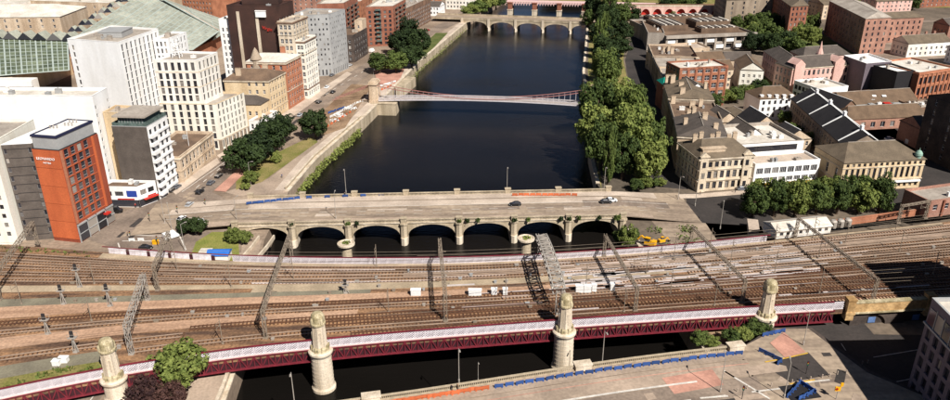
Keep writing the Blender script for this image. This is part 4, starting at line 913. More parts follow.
o = building('white_slab', 'long plain white slab block behind the orange hotel', rect((-200,253.5),(-134.2,252.4),11), 37.0, 'render_white', {1: F(2, rows(5,3,10,1.3), 1.0, cx=[.9,9.9], frame='trim_dark', style='plain')}, ('flat','roof_pale',9), cope='render_white', parapet=.9)
building('stair_block', 'narrow beige block squeezed between the white slab and the grey apartment block', [(-133.6,256),(-126.6,255),(-126,264),(-133,265)], 30, 'sandstone_yellow', {0: F(1, rows(4,3,8,1.4), .9)}, ('flat','roof_felt',1))
AP = [(-127.0,247.4),(-114.4,246.2),(-112.6,260),(-125,262)]
o = building('apartment_block', 'grey clad apartment block with white balconies and glazed penthouse', AP, 27.6, 'render_white', {1: F(4, rows(2.5,3.1,8,1.9), 1.7, frame='trim_dark', style='pair')}, ('flat','paving',0), cope='clad_grey')
ax_, ay_ = sum(p[0] for p in AP)/4, sum(p[1] for p in AP)/4; lp = [(p[0]-ax_, p[1]-ay_) for p in AP]
a, c = Vector(lp[1]), Vector(lp[2]); d = c-a; L = d.length; rz = math.atan2(d.y, d.x)
for k in range(8):
    pb = MB(); z = 1.6+3.1*k; pb.box(.2,-.42,z,L-.3,-.02,z+.85); pb.box(.2,-1.5,z,4.2,-.42,z+.18); pb.box(.2,-1.5,z+.18,4.2,-1.4,z+1.1); pb.box(.2,-1.4,z+.18,.3,-.42,z+1.1); pb.build('balcony', 'render_white', o, (a.x, a.y, 0), rz)
pb = MB(); pb.box(.0,-.12,.0,math.dist(AP[0],AP[1])+.1,-.01,27.5); pb.build('grey_cladding', 'clad_dark', o, (lp[0][0], lp[0][1], 0), math.atan2(AP[1][1]-AP[0][1], AP[1][0]-AP[0][0]))
pb = MB(); q = offset(lp,-1.6); pb.prism(q, 26.9, 30.6); ph = pb.build('penthouse', 'glass_green', o)
pb = MB(); pb.prism(offset(lp,-.4), 30.6, 31.2); pb.build('penthouse_roof', 'roof_felt', ph); ring(offset(lp,-.15), offset(lp,-.22), 27.7, 28.8).build('glass_railing', 'glass_green', ph)
for f in np.linspace(.05,.95,9): x, y = q[0][0]*(1-f)+q[1][0]*f, q[0][1]*(1-f)+q[1][1]*f-.06; pb = MB(); pb.box(x-.07,y-.05,26.95,x+.07,y+.02,30.6); pb.build('mullion', 'clad_grey', ph)
SP = [(-132.2,240.2),(-118.6,239.6),(-114.6,245.8),(-130.5,246.6)]
o = building('corner_shop', 'low white corner shop with blue poster and red fascia by the junction', SP, 7.6, 'render_white', {0: F(3, [(4.2,1.7)], 3.0, style='wide', frame='trim_dark'), 1: F(2, [(4.2,1.9)], 2.4, style='wide', frame='trim_dark')}, ('flat','roof_brown',2), cope='render_white')
sx_, sy_ = sum(p[0] for p in SP)/4, sum(p[1] for p in SP)/4; lp = [(p[0]-sx_, p[1]-sy_) for p in SP]
for i in (0,1):
    a, c = Vector(lp[i]), Vector(lp[i+1]); d = c-a; L = d.length; rz = math.atan2(d.y, d.x)
    pb = MB(); pb.box(.3,-.12,.3,L-.3,-.03,2.7,1); pb.box(0,-.2,0,.3,-.02,3,0); pb.box(L-.3,-.2,0,L,-.02,3,0); pb.build('shopfront', ['trim_dark','glass'], o, (a.x,a.y,0), rz)
    pb = MB(); pb.box(0,-.35,2.9,L,-.02,3.6); pb.build('fascia', 'render_white', o, (a.x,a.y,0), rz)
    pb = MB(); pb.box(L*.45,-.42,3.0,L*.9,-.36,3.5); pb.build('sign_board', 'trim_red', o, (a.x,a.y,0), rz)
    if i == 0: pb = MB(); pb.box(L-3.9,-.10,4.0,L-.5,-.02,6.2); pb.box(L-4.0,-.06,3.9,L-.4,-.025,6.3); pb.build('poster', 'poster_blue', o, (a.x,a.y,0), rz)
    else: pb = MB(); pb.box(L*.2,-1.6,2.6,L*.95,-.36,2.85); pb.build('awning', 'trim_red', o, (a.x,a.y,0), rz)
o = building('sandstone_hall', 'low peach sandstone hall with arched upper windows beside the grey apartment block', [(-125.5,263),(-111.6,262.6),(-108.9,293),(-124.5,294)], 10.5, 'sandstone', {0: F(4, [(1.5,2.4),(5.8,2.6)], 1.3), 1: F(9, [(1.2,2.8),(5.6,3.0)], 1.5)}, ('flat','roof_brown',3), bands=((4.6,.35,.2,'sandstone'),(9.4,.5,.35,'stone_pale')), parapet=1.0)
pb = MB(); pb.tube((4,0,9.5),(4,0,17),.09,.06,6); pb.build('flagpole', 'trim_white', o)

o = building('white_hotel', 'tall plain white hotel tower with narrow vertical window strips', [(-173,315),(-148,307.6),(-143.5,338),(-168,346)], 44.5, 'render_white', {0: F(1, rows(16,3,9,2.0), 1.1, cx=[2.2], frame='clad_dark', style='plain'), 1: F(9, rows(3.2,3.1,13,2.85), 1.45, frame='clad_dark', style='split', dep=.45)}, ('flat','roof_felt',10), cope='render_white')
pb = MB(); pb.box(-4,-6,43.9,6,5,46.2); pb.box(-4.2,-6.2,46.2,6.2,5.2,46.5); pb.build('plant_room', 'clad_grey', o)
building('white_hotel_annex', 'slightly lower white annex behind the tall white hotel', [(-143.2,330),(-136.5,330),(-134,346),(-141,347)], 41.5, 'render_white', {0: F(3, rows(4,3.1,12,2.2), .9, frame='clad_grey', style='plain', dep=.45), 1: F(5, rows(4,3.1,12,2.2), 1.1, frame='clad_grey', style='plain')}, ('flat','roof_felt',1))
CL = [(-132.5,300.6),(-108.6,300),(-102.2,319),(-127,321)]
o = building('cream_hotel', 'cream stepped hotel with grey stone base beside the riverside trees', CL, 20.2, 'render_cream', {0: F(7, [(.6,3.4)] + rows(5.0,3.1,5,2.6), 1.4, frame='clad_dark', style='split', dep=.4), 1: F(7, [(.6,3.4)] + rows(5.2,3.1,5,2.3), 1.15, frame='clad_dark', style='split', dep=.4)}, ('flat','roof_felt',2), cope='sandstone_yellow', bands=((4.4,.35,.15,'stone_pale'),))
for i in (0,1):
    a, c = Vector((CL[i][0]+117.575, CL[i][1]-310.15)), Vector((CL[i+1][0]+117.575, CL[i+1][1]-310.15)); d = c-a; L = d.length; rz = math.atan2(d.y, d.x)
    for f in range(8): pb = MB(); u = .3+(L-.6)*f/7; pb.box(u-.5,-.2,0,u+.5,-.01,4.4); pb.build('base_pier', 'sandstone_grey', o, (a.x,a.y,0), rz)
o = building('hotel_tower', 'cream upper tower of the stepped hotel carrying a white rooftop mast', [(-132,301.2),(-114.2,301),(-110.4,316),(-127,318)], 38.6, 'render_offwhite', {0: F(6, rows(21.2,3.1,4,2.6)+[(34.2,3.4)], 1.45, frame='clad_dark', style='split', dep=.4), 1: F(5, rows(21.2,3.1,4,2.6)+[(34.2,3.4)], 1.3, frame='clad_dark', style='split', dep=.4)}, ('flat','roof_felt',3), cope='render_white', bands=((27.3,.2,.08,'sandstone_yellow'),(33.5,.2,.08,'sandstone_yellow')))
ms = thing('rooftop_mast', 'white lattice aerial frame standing on the cream hotel roof', 'mast', (-125,309,44.0))
for k, (x, y) in enumerate(((-1.5,-1.5),(1.5,-1.5),(1.5,1.5),(-1.5,1.5))):
    pb = MB(); pb.beam((x,y,0),(x*.7,y*.7,8.5-(k%2)*1.2),.28); pb.build('leg', 'trim_white', ms)
pb = MB()
for z in (1.5,3.5,5.5,7): 
    q = [(-1.4,-1.4),(1.4,-1.4),(1.4,1.4),(-1.4,1.4)]
    for i in range(4): pb.beam((*q[i],z),(*q[(i+1)%4],z),.16); pb.beam((*q[i],z),(*q[(i+1)%4],z-1.5),.14)
pb.build('bracing', 'trim_white', ms)

# sandstone group and brown tower
o = building('beige_tenement', 'beige sandstone tenement with brown slate roof on the riverside street', [(-119,344),(-97.8,342.6),(-93.8,360),(-116,362)], 19.5, 'sandstone_yellow', {1: F(6, rows(1.5,3.8,5,2.2), 1.2, frame='trim_white'), 0: F(3, rows(9,3.8,3,2.0), 1.2, cx=[12,15.5,19])}, ('hip','roof_brown',3.5,5,0), bands=((18.6,.6,.4,'stone_pale'),(4.6,.3,.2,'stone_pale')))
chimney(o, -6, -5, 20.5, 3.4, 2.6, 1.0); chimney(o, 5, 2, 20.5, 3.6, 2.6, 1.0)
o = building('beige_wing', 'lower beige wing with dark hipped roof in front of the sandstone tenement', [(-113.5,334),(-100,333.2),(-98.2,342),(-112,343.4)], 10.5, 'sandstone_yellow', {0: F(4, rows(1.5,3.6,2,2), 1.2), 1: F(3, rows(1.5,3.6,2,2), 1.2)}, ('hip','slate',3.2,3.5,0))
o = building('red_sandstone', 'narrow red sandstone building with corner turret between beige tenement and brown tower', [(-113,362.6),(-93.4,361),(-89.6,378.5),(-110,380)], 24, 'sandstone_red', {0: F(5, rows(1.5,3.7,6,2.1), 1.2), 1: F(6, rows(1.5,3.7,6,2.2), 1.4)}, ('hip','roof_pale',2.5,4,0), bands=((22.8,.7,.4,'stone_pale'),(9.0,.3,.2,'stone_pale')))
pb = MB(); pb.lathe([(2.2,17),(2.4,18),(2.4,24.5),(2.9,24.9),(2.0,27),(1.0,29.2),(.1,30.6)], 14, (-7,-6.5)); pb.build('turret', 'sandstone_grey', o); chimney(o, 4, 4, 25, 3.5, 2.4, 1, m='sandstone_red')
building('white_wall_terrace', 'low white terrace wall building beside the street behind the left trees', [(-104,326),(-98.6,325),(-94.6,341.6),(-99.5,342.4)], 5, 'render_white', {0: F(2, [(1,2.4)], 1.3), 1: F(6, [(1,2.6)], 1.5)}, ('flat','paving',1))
o = building('brown_tower', 'tall dark brown tower with pale vertical fins and a red script sign', [(-127,386),(-100.5,383),(-96.6,402),(-123,405)], 47.5, 'clad_brown', {1: F(5, rows(4,3.2,12,2), 1.4)}, ('flat','clad_brown',3), cope='clad_brown')
for x, z0 in ((-127+5.6,2),(-127+15.5,2)): pb = MB(); y = 386-(x+127)*3/26.5; pb.box(-.75,-.5,z0,.75,.05,44.5); pb.build('fin', 'stone_pale', o, (x+111.775, y-394-.02, 0), -.113)
pb = MB(); pb.box(-9,-2,47,10,7,51.5); pb.box(-9.3,-2.3,51.5,10.3,7.3,51.9); pb.build('roof_storey', 'clad_brown', o)
text_part('sign_lettering', 'Virgin', 2.3, 'trim_red', o, (5.0, -10.9, 35.5), (math.pi/2, .22, -.113), .08)
pb = MB(); pb.box(-2.6,-.6,0,2.6,1.2,3.0); pb.box(-2.8,-.8,3.0,2.8,1.4,3.3); pb.build('louvre_box', 'trim_white', o, (2.6,-10.6,42.0), -.113)
building('white_lift_shaft', 'white windowed side block attached left of the brown tower', [(-133,389),(-127.4,388.4),(-126,398),(-131.8,399)], 40, 'render_white', {0: F(2, rows(8,3.2,9,2), 1.0)}, ('flat','roof_felt',1))
for k, (pts, h, lb, mm) in enumerate((([(-100.2,379.4),(-92.4,378.6),(-88.4,396),(-96.4,397)], 40.5, 'pale stone bayed frontage of the brown tower, taller of two steps', 'stone_pale'), ([(-92.2,380.5),(-87.6,380),(-84.6,395),(-88.2,396)], 30.5, 'cream stone bayed frontage below the brown tower, lower step beside the street', 'render_cream'))):
    o = building('stone_frontage', lb, pts, h, mm, {0: F(2+(k==0), rows(1.4,3.5,11 if k==0 else 8,2.3), 1.5, frame='trim_white', style='cross'), 1: F(5, rows(1.4,3.5,11 if k==0 else 8,2.3), 1.8, frame='trim_white', style='cross')}, ('flat','roof_felt',2), bands=((h-1.0,.6,.4,'brick_brown'),(5,.4,.25,'brick_brown'),(h-7,.3,.2,'stone_pale')))
GBK = [(-106,425),(-84,431),(-77.4,449),(-100,452)]
o = building('grey_box_block', 'light grey panelled block with scattered small windows and dark base', GBK, 35.5, 'clad_grey', {0: F(8, [(.5,3.2)] + rows(6.2,2.9,10,1.2), .8, cx=[6.4+2.15*i for i in range(8)], frame='trim_dark', style='plain', skip={(i,j) for i in range(8) for j in range(1,11) if (i*5+j*3) % 4 == 0}), 1: F(8, [(.5,3.2)] + rows(6.2,2.9,10,1.2), .75, frame='trim_dark', style='plain', skip={(i,j) for i in range(8) for j in range(1,11) if (i*3+j*5) % 4 == 0})}, ('flat','roof_felt',7), cope='clad_grey')
pb = MB(); pb.box(0,-.3,4,3.8,-.02,34.5); pb.build('white_bay', 'render_white', o, (-106+91.85, 425-439.25, 0), math.atan2(6,22)); pb = MB(); pb.box(3.85,-.22,4,5.2,-.02,35.2); pb.build('dark_bay', 'clad_black', o, (-106+91.85, 425-439.25, 0), math.atan2(6,22))
building('old_warehouse', 'old dark stone warehouse with flat roof between the grey block and orange flats', [(-88,462),(-76,464.5),(-71,490),(-86,492)], 17, 'stone_dark', {0: F(3, rows(1.5,3.6,4,2), 1.3), 1: F(6, rows(1.5,3.6,4,2), 1.4)}, ('flat','roof_brown',2))
building('sandstone_tower', 'slim sandstone stair tower in front of the orange flats', [(-77.5,482),(-72.8,483),(-71.4,492),(-76,493)], 23, 'sandstone', {0: F(1, rows(2,4,5,2), 1)}, ('flat','roof_felt',0))
for pts, h, lb, n0, n1 in (([(-74,512),(-56,516),(-50,548),(-69,550)], 27, 'orange brick apartment block with dark balconies nearest the dark trees', 5, 8), ([(-103,492),(-86,496),(-82,530),(-100,532)], 32, 'orange brick apartment block behind the grey panelled block', 5, 7)):
    o = building('brick_flats', lb, pts, h, 'brick_red', {0: F(n0, rows(1.2,3.0,int(h/3)-1,1.9), 1.6, frame='trim_dark', style='pair'), 1: F(n1, rows(1.2,3,int(h/3)-1,1.9), 2.2, frame='trim_dark', style='wide')}, ('flat','roof_pale',4), cope='concrete', group='orange brick flats')
    ox, oy = sum(p[0] for p in pts)/4, sum(p[1] for p in pts)/4
    for i, us in ((0,(.42,)),(1,(.2,.5,.8))):
        a, c = Vector((pts[i][0]-ox, pts[i][1]-oy)), Vector((pts[i+1][0]-ox, pts[i+1][1]-oy)); d = c-a; L = d.length; rz = math.atan2(d.y,d.x)
        for f in us:
            for k in range(int(h/3)-1): pb = MB(); z = 3.4+3*k; pb.box(f*L-1.9,-1.3,z,f*L+1.9,-.02,z+.2); pb.box(f*L-1.9,-1.3,z+.2,f*L+1.9,-1.2,z+1.1); pb.build('balcony', 'glass_green', o, (a.x,a.y,0), rz)
o = building('long_flats', 'long grey and orange apartment row running along the street behind the dark trees', [(-66,556),(-52,553),(-36,612),(-50,616)], 19, 'brick_brown', {0: F(3, rows(1.2,3,5,1.8), 1.8), 1: F(16, rows(1.2,3,5,1.8), 1.9, frame='trim_white', style='pair')}, ('flat','concrete',6), cope='concrete')
pb = MB(); pb.box(-.5,-.5,0,4.5,.02,20.5); pb.build('end_bay', 'brick_rust', o, (-36+51-3.6, 612-584.25-1, 0), math.atan2(59,16))
building('brick_office', 'square orange brick office block at the far end of the left riverside street', [(-112,560),(-84,556),(-80,590),(-110,594)], 24, 'brick_rust', {0: F(8, rows(2,3.4,6,2), 1.8, frame='trim_dark'), 1: F(8, rows(2,3.4,6,2), 1.8, frame='trim_dark')}, ('flat','roof_pale',4))
farL = [([(-52,640),(-30,636),(-26,652),(-49,656)], 8, 'render_white', 'low white sheds with grey roof at the far left end of the street'), ([(-60,668),(-34,664),(-30,684),(-57,688)], 12, 'brick_rust', 'orange and white market hall beyond the far left street end'), ([(-26,672),(-2,668),(2,690),(-23,694)], 12, 'render_offwhite', 'off white hall beside the far arched bridge'), ([(-150,620),(-112,612),(-106,640),(-146,648)], 18, 'brick_pink', 'pink brick block far behind the brown tower'), ([(-210,640),(-165,628),(-160,660),(-206,670)], 20, 'brick_red', 'red brick block behind the glass hall roof'), ([(-20,720),(18,712),(22,736),(-16,744)], 14, 'sandstone_pink', 'pale pink terrace at the very top left of the river'), ([(-100,690),(-66,684),(-62,706),(-96,712)], 16, 'sandstone', 'tan block at the top edge left of the market hall')]
for pts, h, mm, lb in farL:
    building('far_block', lb, pts, h, mm, {0: F(8, rows(1.5,3.4,int(h/3.5),1.9), 1.4), 1: F(6, rows(1.5,3.4,int(h/3.5),1.9), 1.4)}, ('gable','slate',3,0,0) if h < 12 else ('flat','roof_pale',3), group='distant blocks at the top left')

# shopping hall with the great sloping glass roof
GH = thing('glass_hall', 'vast shopping hall under sloping grey green glass roofs at upper left', 'shopping hall', (-230,470,6))
def patch(a, b_, c, d, nu, nv, m, name='glass_panel', gap=.06, lift=0.0):
    a, b_, c, d = [Vector(p) - Vector((-230,470,6)) for p in (a, b_, c, d)]
    bl = lambda u, v: (a*(1-u)+b_*u)*(1-v) + (d*(1-u)+c*u)*v
    fr = MB()
    for i in range(nu+1): fr.beam(bl(i/nu,0), bl(i/nu,1), .4 if i % 3 else .8, .5)
    for j in range(nv+1): fr.beam(bl(0,j/nv), bl(1,j/nv), .35, .45)
    fr.build('glazing_frame', 'glass_frame', GH)
    for i in range(nu):
        for j in range(nv):
            g = gap/2; q = [bl((i+g)/nu,(j+g)/nv), bl((i+1-g)/nu,(j+g)/nv), bl((i+1-g)/nu,(j+1-g)/nv), bl((i+g)/nu,(j+1-g)/nv)]; up = Vector((R(-.03,.03),R(-.03,.03),.1))
            e = MB(); e.face([p+up for p in q]); e.build(name, m, GH)
    return bl
A1, B1, C1, D1 = (-240.3,436.6,24), (-176.1,459.4,15), (-168.1,489.9,21), (-245.7,572.8,36)
patch(A1, B1, C1, D1, 18, 14, 'glass_roof')
patch(C1, (-173.1,490.5,15), (-175.2,549.0,15), (-226.6,546.1,34), 3, 8, 'glass_roof')
patch((-271.8,369.1,19), (-217.0,390.4,19), (-249.4,454.6,24), (-329.1,457.7,24), 24, 11, 'glass_roof_dark')
rg = MB(); rg.beam(Vector(C1)-Vector((-230,470,6))+Vector((0,0,.3)), Vector(D1)-Vector((-230,470,6))+Vector((0,0,.3)), 1.0, .6); rg.build('ridge', 'paving_pale', GH)
for k in range(7):   # row of glazed gables along the top edge
    x, y = -290+k*9.5, 452-k*1.2; e = MB(); z = 18.0; xx, yy = x+230, y-470
    e.face([(xx-4.6,yy-3,z),(xx+4.6,yy-3,z),(xx,yy-3,z+4.2)],1); e.face([(xx-4.6,yy-3,z),(xx,yy-3,z+4.2),(xx,yy+6,z+4.2),(xx-4.6,yy+6,z)]); e.face([(xx,yy-3,z+4.2),(xx+4.6,yy-3,z),(xx+4.6,yy+6,z),(xx,yy+6,z+4.2)]); e.build('roof_gable', ['glass_roof','glass'], GH)
for row in range(2):
    for k in range(9):
        f = (k+.5)/9; p = Vector(A1)*(1-f)+Vector(D1)*f+Vector((-3-row*7, 2+row*6, 1.0-row*1.2)); xx, yy, z = p.x+230, p.y-470, p.z-6.5; e = MB()
        e.face([(xx-3,yy-2.5,z),(xx+3,yy-2.5,z),(xx,yy-1.5,z+3)],1); e.face([(xx+3,yy-2.5,z),(xx+3,yy+4,z),(xx,yy+3,z+3),(xx,yy-1.5,z+3)]); e.face([(xx-3,yy+4,z),(xx-3,yy-2.5,z),(xx,yy-1.5,z+3),(xx,yy+3,z+3)]); e.build('roof_gable', ['glass_roof','glass'], GH)
def hall_wall(pts, z0, z1, m, name='wall'):
    e = MB(); e.prism([(p[0]+230, p[1]-470) for p in pts], z0-6, z1-6); return e.build(name, m, GH)
hall_wall([(-262,452),(-238,436),(-178,461),(-174,488),(-179,551),(-232,560)], 6, 14.4, 'brick_rust'); hall_wall([(-330,380),(-243,376.5),(-239,434),(-330,452)], 6, 17.5, 'sandstone_yellow'); hall_wall([(-330,374),(-228,371),(-228,379),(-330,381)], 6, 17.8, 'render_offwhite'); hall_wall([(-330,372.5),(-226,369.5),(-226,370.8),(-330,373.8)], 15.4, 18.2, 'render_white', 'fascia')
for k in range(9): e = MB(); e.box(-.1,-.3,9.2,3.6,.05,11.2,1); e.box(-.3,-.36,9,-.1,.05,11.4); e.box(3.6,-.36,9,3.8,.05,11.4); e.build('wall_panel', ['sandstone','glass' if k in (1,2) else 'sandstone_yellow'], GH, (-326+230+k*10.5, 373.8-470-k*.3, -6+6), -.03)
blkL = [(rect((-330,470),(-262,474),40), 27, 'sandstone', 'broad cream office block with small square windows at the top left corner', ('hip','roof_pale',5,12,0)), (rect((-250,520),(-226,512),30), 18, 'render_offwhite', 'pale flat roofed block behind the row of glass gables', ('flat','roof_pale',4)), (rect((-232,600),(-205,590),30), 26, 'brick_rust', 'orange brick block at the top edge behind the pale flat roofs', ('flat','roof_pale',2)), (rect((-258,496),(-236,490),20), 15, 'sandstone_grey', 'grey roofed block between the cream office and the glass gables', ('flat','roof_felt',5)), (rect((-420,560),(-330,548),40), 24, 'render_offwhite', 'off white block at the very top left edge', ('flat','roof_pale',6)), (rect((-330,560),(-266,548),36), 24, 'sandstone', 'tan stone block behind the cream office at upper left', ('flat','roof_pale',6)), (rect((-200,680),(-140,668),40), 22, 'sandstone_red', 'red stone street block at the top edge above the glass hall', ('gable','slate',4,0,0)), (rect((-300,610),(-245,600),30), 26, 'sandstone', 'tan sandstone street block at the top edge left', ('gable','slate',4,0,0))]
for pts, h, mm, lb, rf in blkL: building('city_block', lb, pts, h, mm, {0: F(9, rows(2,3.6,int(h/3.7),1.8), 1.3)}, rf, group='city blocks behind the glass hall')

# ------------------------------------------------------------------ right bank buildings
CS = [(82.2,253.6),(103.2,257.4),(100,276),(79,272)]
o = building('corner_tenement', 'ornate cream sandstone corner building facing the arched bridge', CS, 13.2, 'sandstone_pale', {0: F(8, [(.9,2.7),(5.0,2.9),(9.4,2.2)], 1.5, frame='trim_dark', dep=.4), 3: F(6, [(.9,2.7),(5.0,2.9),(9.4,2.2)], 1.3)}, ('hip','slate_tan',4.2,5,0), bands=((4.1,.35,.35,'stone_pale'),(8.4,.3,.3,'stone_pale'),(12.4,.6,.55,'stone_pale')))
ox, oy = sum(p[0] for p in CS)/4, sum(p[1] for p in CS)/4; rz = math.atan2(3.8,21)
for u in (1.6,18.6): e = MB(); e.box(-1.5,-.6,0,1.5,.0,13.6); e.box(-1.8,-.9,13.6,1.8,.2,14.1); e.face([(-1.6,-.7,14.1),(1.6,-.7,14.1),(0,-.7,15.6)]); e.face([(1.6,.2,14.1),(-1.6,.2,14.1),(0,.2,15.6)]); e.face([(-1.6,-.7,14.1),(0,-.7,15.6),(0,.2,15.6),(-1.6,.2,14.1)]); e.face([(0,-.7,15.6),(1.6,-.7,14.1),(1.6,.2,14.1),(0,.2,15.6)]); e.build('bay', 'sandstone_pale', o, (CS[0][0]-ox+u*math.cos(rz), CS[0][1]-oy+u*math.sin(rz), 0), rz)
for u in (1.6,18.6):
    for z in (1.2,5.4,9.6): inst('window', window_mesh(1.3,2.2,'trim_dark','cross'), o, (CS[0][0]-ox+u*math.cos(rz)+.65*math.sin(rz), CS[0][1]-oy+u*math.sin(rz)-.66*math.cos(rz), z), rz)
e = MB(); e.box(-4.5,-.4,13.3,4.5,1.8,15.6); e.box(-4.8,-.6,15.6,4.8,2,15.9); pd = e.build('pediment_block', 'sandstone', o, (-3,-7.2,0), rz)
for k in range(6): chimney(o, -8+k*3.2, 1+(k%2)*3, 14.5, 3.6, 1.6, .9, m='sandstone')
# terrace of tenements, their fronts turned to the river and in shade
ter = [((80,277.5),(84.5,302),19,14,('hip','slate',3.8,3,1),'sandstone','first grey terrace house behind the ornate corner, with slate hipped roof'), ((84.7,303),(89,330),20,13.5,('flat','roof_brown',3),'sandstone_grey','second terrace house up the shaded riverside street, flat brown roof'), ((89.2,331),(93,357),20,14.5,('hip','slate_tan',3.5,3,1),'sandstone','third terrace house up the shaded riverside street, tan slate roof'), ((97,376),(100,398),20,13,('flat','roof_felt',5),'sandstone','tan flat roofed house beyond the orange brick block on the shaded street'), ((100.2,399),(103.6,428),24,12,('flat','roof_felt',4),'sandstone_grey','grey flat roofed terrace beyond the tan house'), ((103.8,429),(108,462),26,12,('flat','roof_brown',6),'sandstone','pale terrace at the far end of the shaded riverside street')]
for k, (a, c, dp, h, rf, mm, lb) in enumerate(ter):
    d = (Vector(c)-Vector(a)).normalized(); n = Vector((d.y,-d.x)); A = Vector(a); C = Vector(c); B = A+n*dp; D = C+n*dp
    o = building('terrace_house', lb, [tuple(A), tuple(B), tuple(D), tuple(C)], h, mm, {3: F(8, rows(1.0,4.0,3,2.4), 1.4), 0: F(4, rows(9.5,3,1,2), 1.2)}, rf, bands=((h-.9,.5,.4,'stone_pale'),), group='terrace along the shaded street')
    L = (C-A).length
    for q in range(5 if k < 3 else 3): chimney(o, R(-dp*.4,dp*.4), R(-L*.42,L*.42), h+ (1.2 if rf[0]=='hip' else -.6), R(2.4,4.0), R(1.4,2.8), .9, R(-.1,.1)+.17, 'sandstone', 4)
for (x, y, w, dd, h, rise, m, rm, lb) in ((106,282,13,17,10,5,'render_white','slate','white gabled back building with slate roof behind the ornate corner'), (116,296,12,15,11,5,'sandstone','slate_black','sandstone back building with steep black roof left of the long black terrace'), (104,304,10,12,11,4,'sandstone','slate','tan gabled rear wing behind the second terrace house'), (128,290,12,11,8,4,'sandstone','slate_black','low stone back building with two black roof slopes'), (112,318,18,10,8,3,'sandstone','slate_tan','tan rear wing below the white penthouse blocks'), (101,342,9,14,15,3,'render_white','slate','white rendered rear wing near the teal roof')):
    building('back_building', lb, [(x,y),(x+w,y+2),(x+w-2,y+dd+2),(x-2,y+dd)], h, m, {0: F(4, rows(1.5,3.4,2,1.9), 1.1)}, ('gable',rm,rise,0,1), group='back buildings behind the terrace')
o = building('teal_roof_house', 'tan stone house with bright teal metal roof at the street corner', [(93.6,360),(100,361),(99,370),(92.6,369)], 13, 'brick_red', {0: F(3, rows(1.5,3.6,3,2.2), 1.2)}, ('hip','teal',2.6,2.2,0))
o = building('orange_brick_block', 'orange brick block with white window bands and pale roof', rect((101.8,362.6),(127.6,368.4),15), 20.5, 'brick_rust', {0: F(6, rows(1.6,4.0,5,2.5), 2.7, frame='trim_white', style='cross'), 3: F(4, rows(1.6,4,5,2.4), 1.6)}, ('flat','roof_pale',6), cope='brick_red', bands=((19.4,.4,.2,'brick_red'),))
for k in range(7): e = MB(); e.box(-.35,-.3,0,.35,.0,19.4); e.build('pilaster', 'brick_red', o, (101.8-112.97+(25.8*k/6)*.976, 362.6-372.8+(25.8*k/6)*.219, 0), .22)
W2 = rect((104.6,258.4),(131,263.4),10)
o = building('white_office', 'white two storey office with black glazed upper floor set back', W2, 9.2, 'render_white', {0: F(8, [(1.6,1.8),(4.9,2.4)], 2.6, style='wide', frame='trim_white'), 1: F(3, [(1.6,1.8),(4.9,2.4)], 1.8)}, ('flat','paving_pale',3), cope='render_white')
e = MB(); e.box(.2,-.3,.3,26.4,-.02,1.1); e.build('yellow_base', 'line_yellow', o, (104.6-sum(p[0] for p in W2)/4, 258.4-sum(p[1] for p in W2)/4, 0), math.atan2(5,26.4))
building('office_block', 'set back pale upper block with black window band behind the white office', rect((101.5,268),(128,273),24), 13.6, 'render_white', {0: F(1, [(10.0,2.4)], 22, cx=[13.3], frame='trim_dark', style='wide')}, ('flat','roof_pale',6), cope='concrete', parapet=1.2)
HB = rect((135,253.4),(167.2,257.8),19)
o = building('hip_roof_hall', 'yellow sandstone hall with tall windows and broad tan hipped roof', HB, 11.6, 'sandstone_yellow', {0: F(14, [(1.0,2.2),(4.6,4.2),(9.6,1.3)], 1.15, frame='trim_dark', dep=.4), 3: F(3, [(4.6,3.8)], 1.4), 1: F(6, [(4.6,4)], 1.2)}, ('hip','slate_tan',4.4,7,0), bands=((3.8,.35,.3,'stone_pale'),(9.1,.25,.2,'stone_pale')))
e = MB(); e.box(17,-.8,2.9,32,-.05,3.5); e.build('awning', 'render_white', o, (135-sum(p[0] for p in HB)/4, 253.4-sum(p[1] for p in HB)/4, 0), math.atan2(4.4,32.2))
e = MB(); e.lathe([(1.1,11),(1.1,12.6),(1.4,12.8),(1.3,13.6),(.8,14.4),(.15,14.8),(.08,15.6)], 14, (14.8,-6.5)); e.build('corner_dome', 'copper_green', o)
LT = [(141.5,268),(157,266.5),(163.5,334),(147.8,336)]
o = building('long_black_terrace', 'long terrace with black slate roof crossed by white fire walls', LT, 12.6, 'sandstone_grey', {3: F(22, rows(1.2,3.7,3,2.2), 1.3, frame='trim_white')}, ('gable','slate_black',5.2,0,1))
ox, oy = sum(p[0] for p in LT)/4, sum(p[1] for p in LT)/4
for f in (.10,.37,.62,.88):
    l0 = Vector(LT[0])*(1-f)+Vector(LT[3])*f; r0 = Vector(LT[1])*(1-f)+Vector(LT[2])*f; md = (l0+r0)/2; e = MB()
    e.beam((l0.x-ox,l0.y-oy,12.75),(md.x-ox,md.y-oy,18.1),.5,.5); e.beam((md.x-ox,md.y-oy,18.1),(r0.x-ox,r0.y-oy,12.75),.5,.5); e.build('fire_wall', 'trim_white', o); chimney(o, md.x-ox, md.y-oy, 17.6, 1.6, .9, 1.6, 0, 'render_white', 2)
o = building('white_gable_house', 'white walled house with brown hipped roof at the top of the long black terrace', rect((135.5,341.3),(154.1,344.5),14), 11, 'render_white', {0: F(6, rows(1.5,3.2,3,1.9), 1.3, frame='trim_dark')}, ('hip','tile_brown',4,5,0))
for k in range(5): e = MB(); e.box(-.7,-.4,10.6,.7,1.2,12.2); e.box(-.85,-.55,12.2,.85,1.3,12.4); e.build('dormer', 'render_white', o, (-7+k*3.6,-7.2+k*.1,0))
o = building('brown_roof_range', 'long low brick range with brown tiled roof right of the black terrace', rect((171.3,326.0),(211.5,331.9),12), 5.5, 'brick_pink', {0: F(8, [(1.2,2.6)], 2.2, frame='trim_white', style='pair')}, ('hip','tile_brown',4.5,3,0))
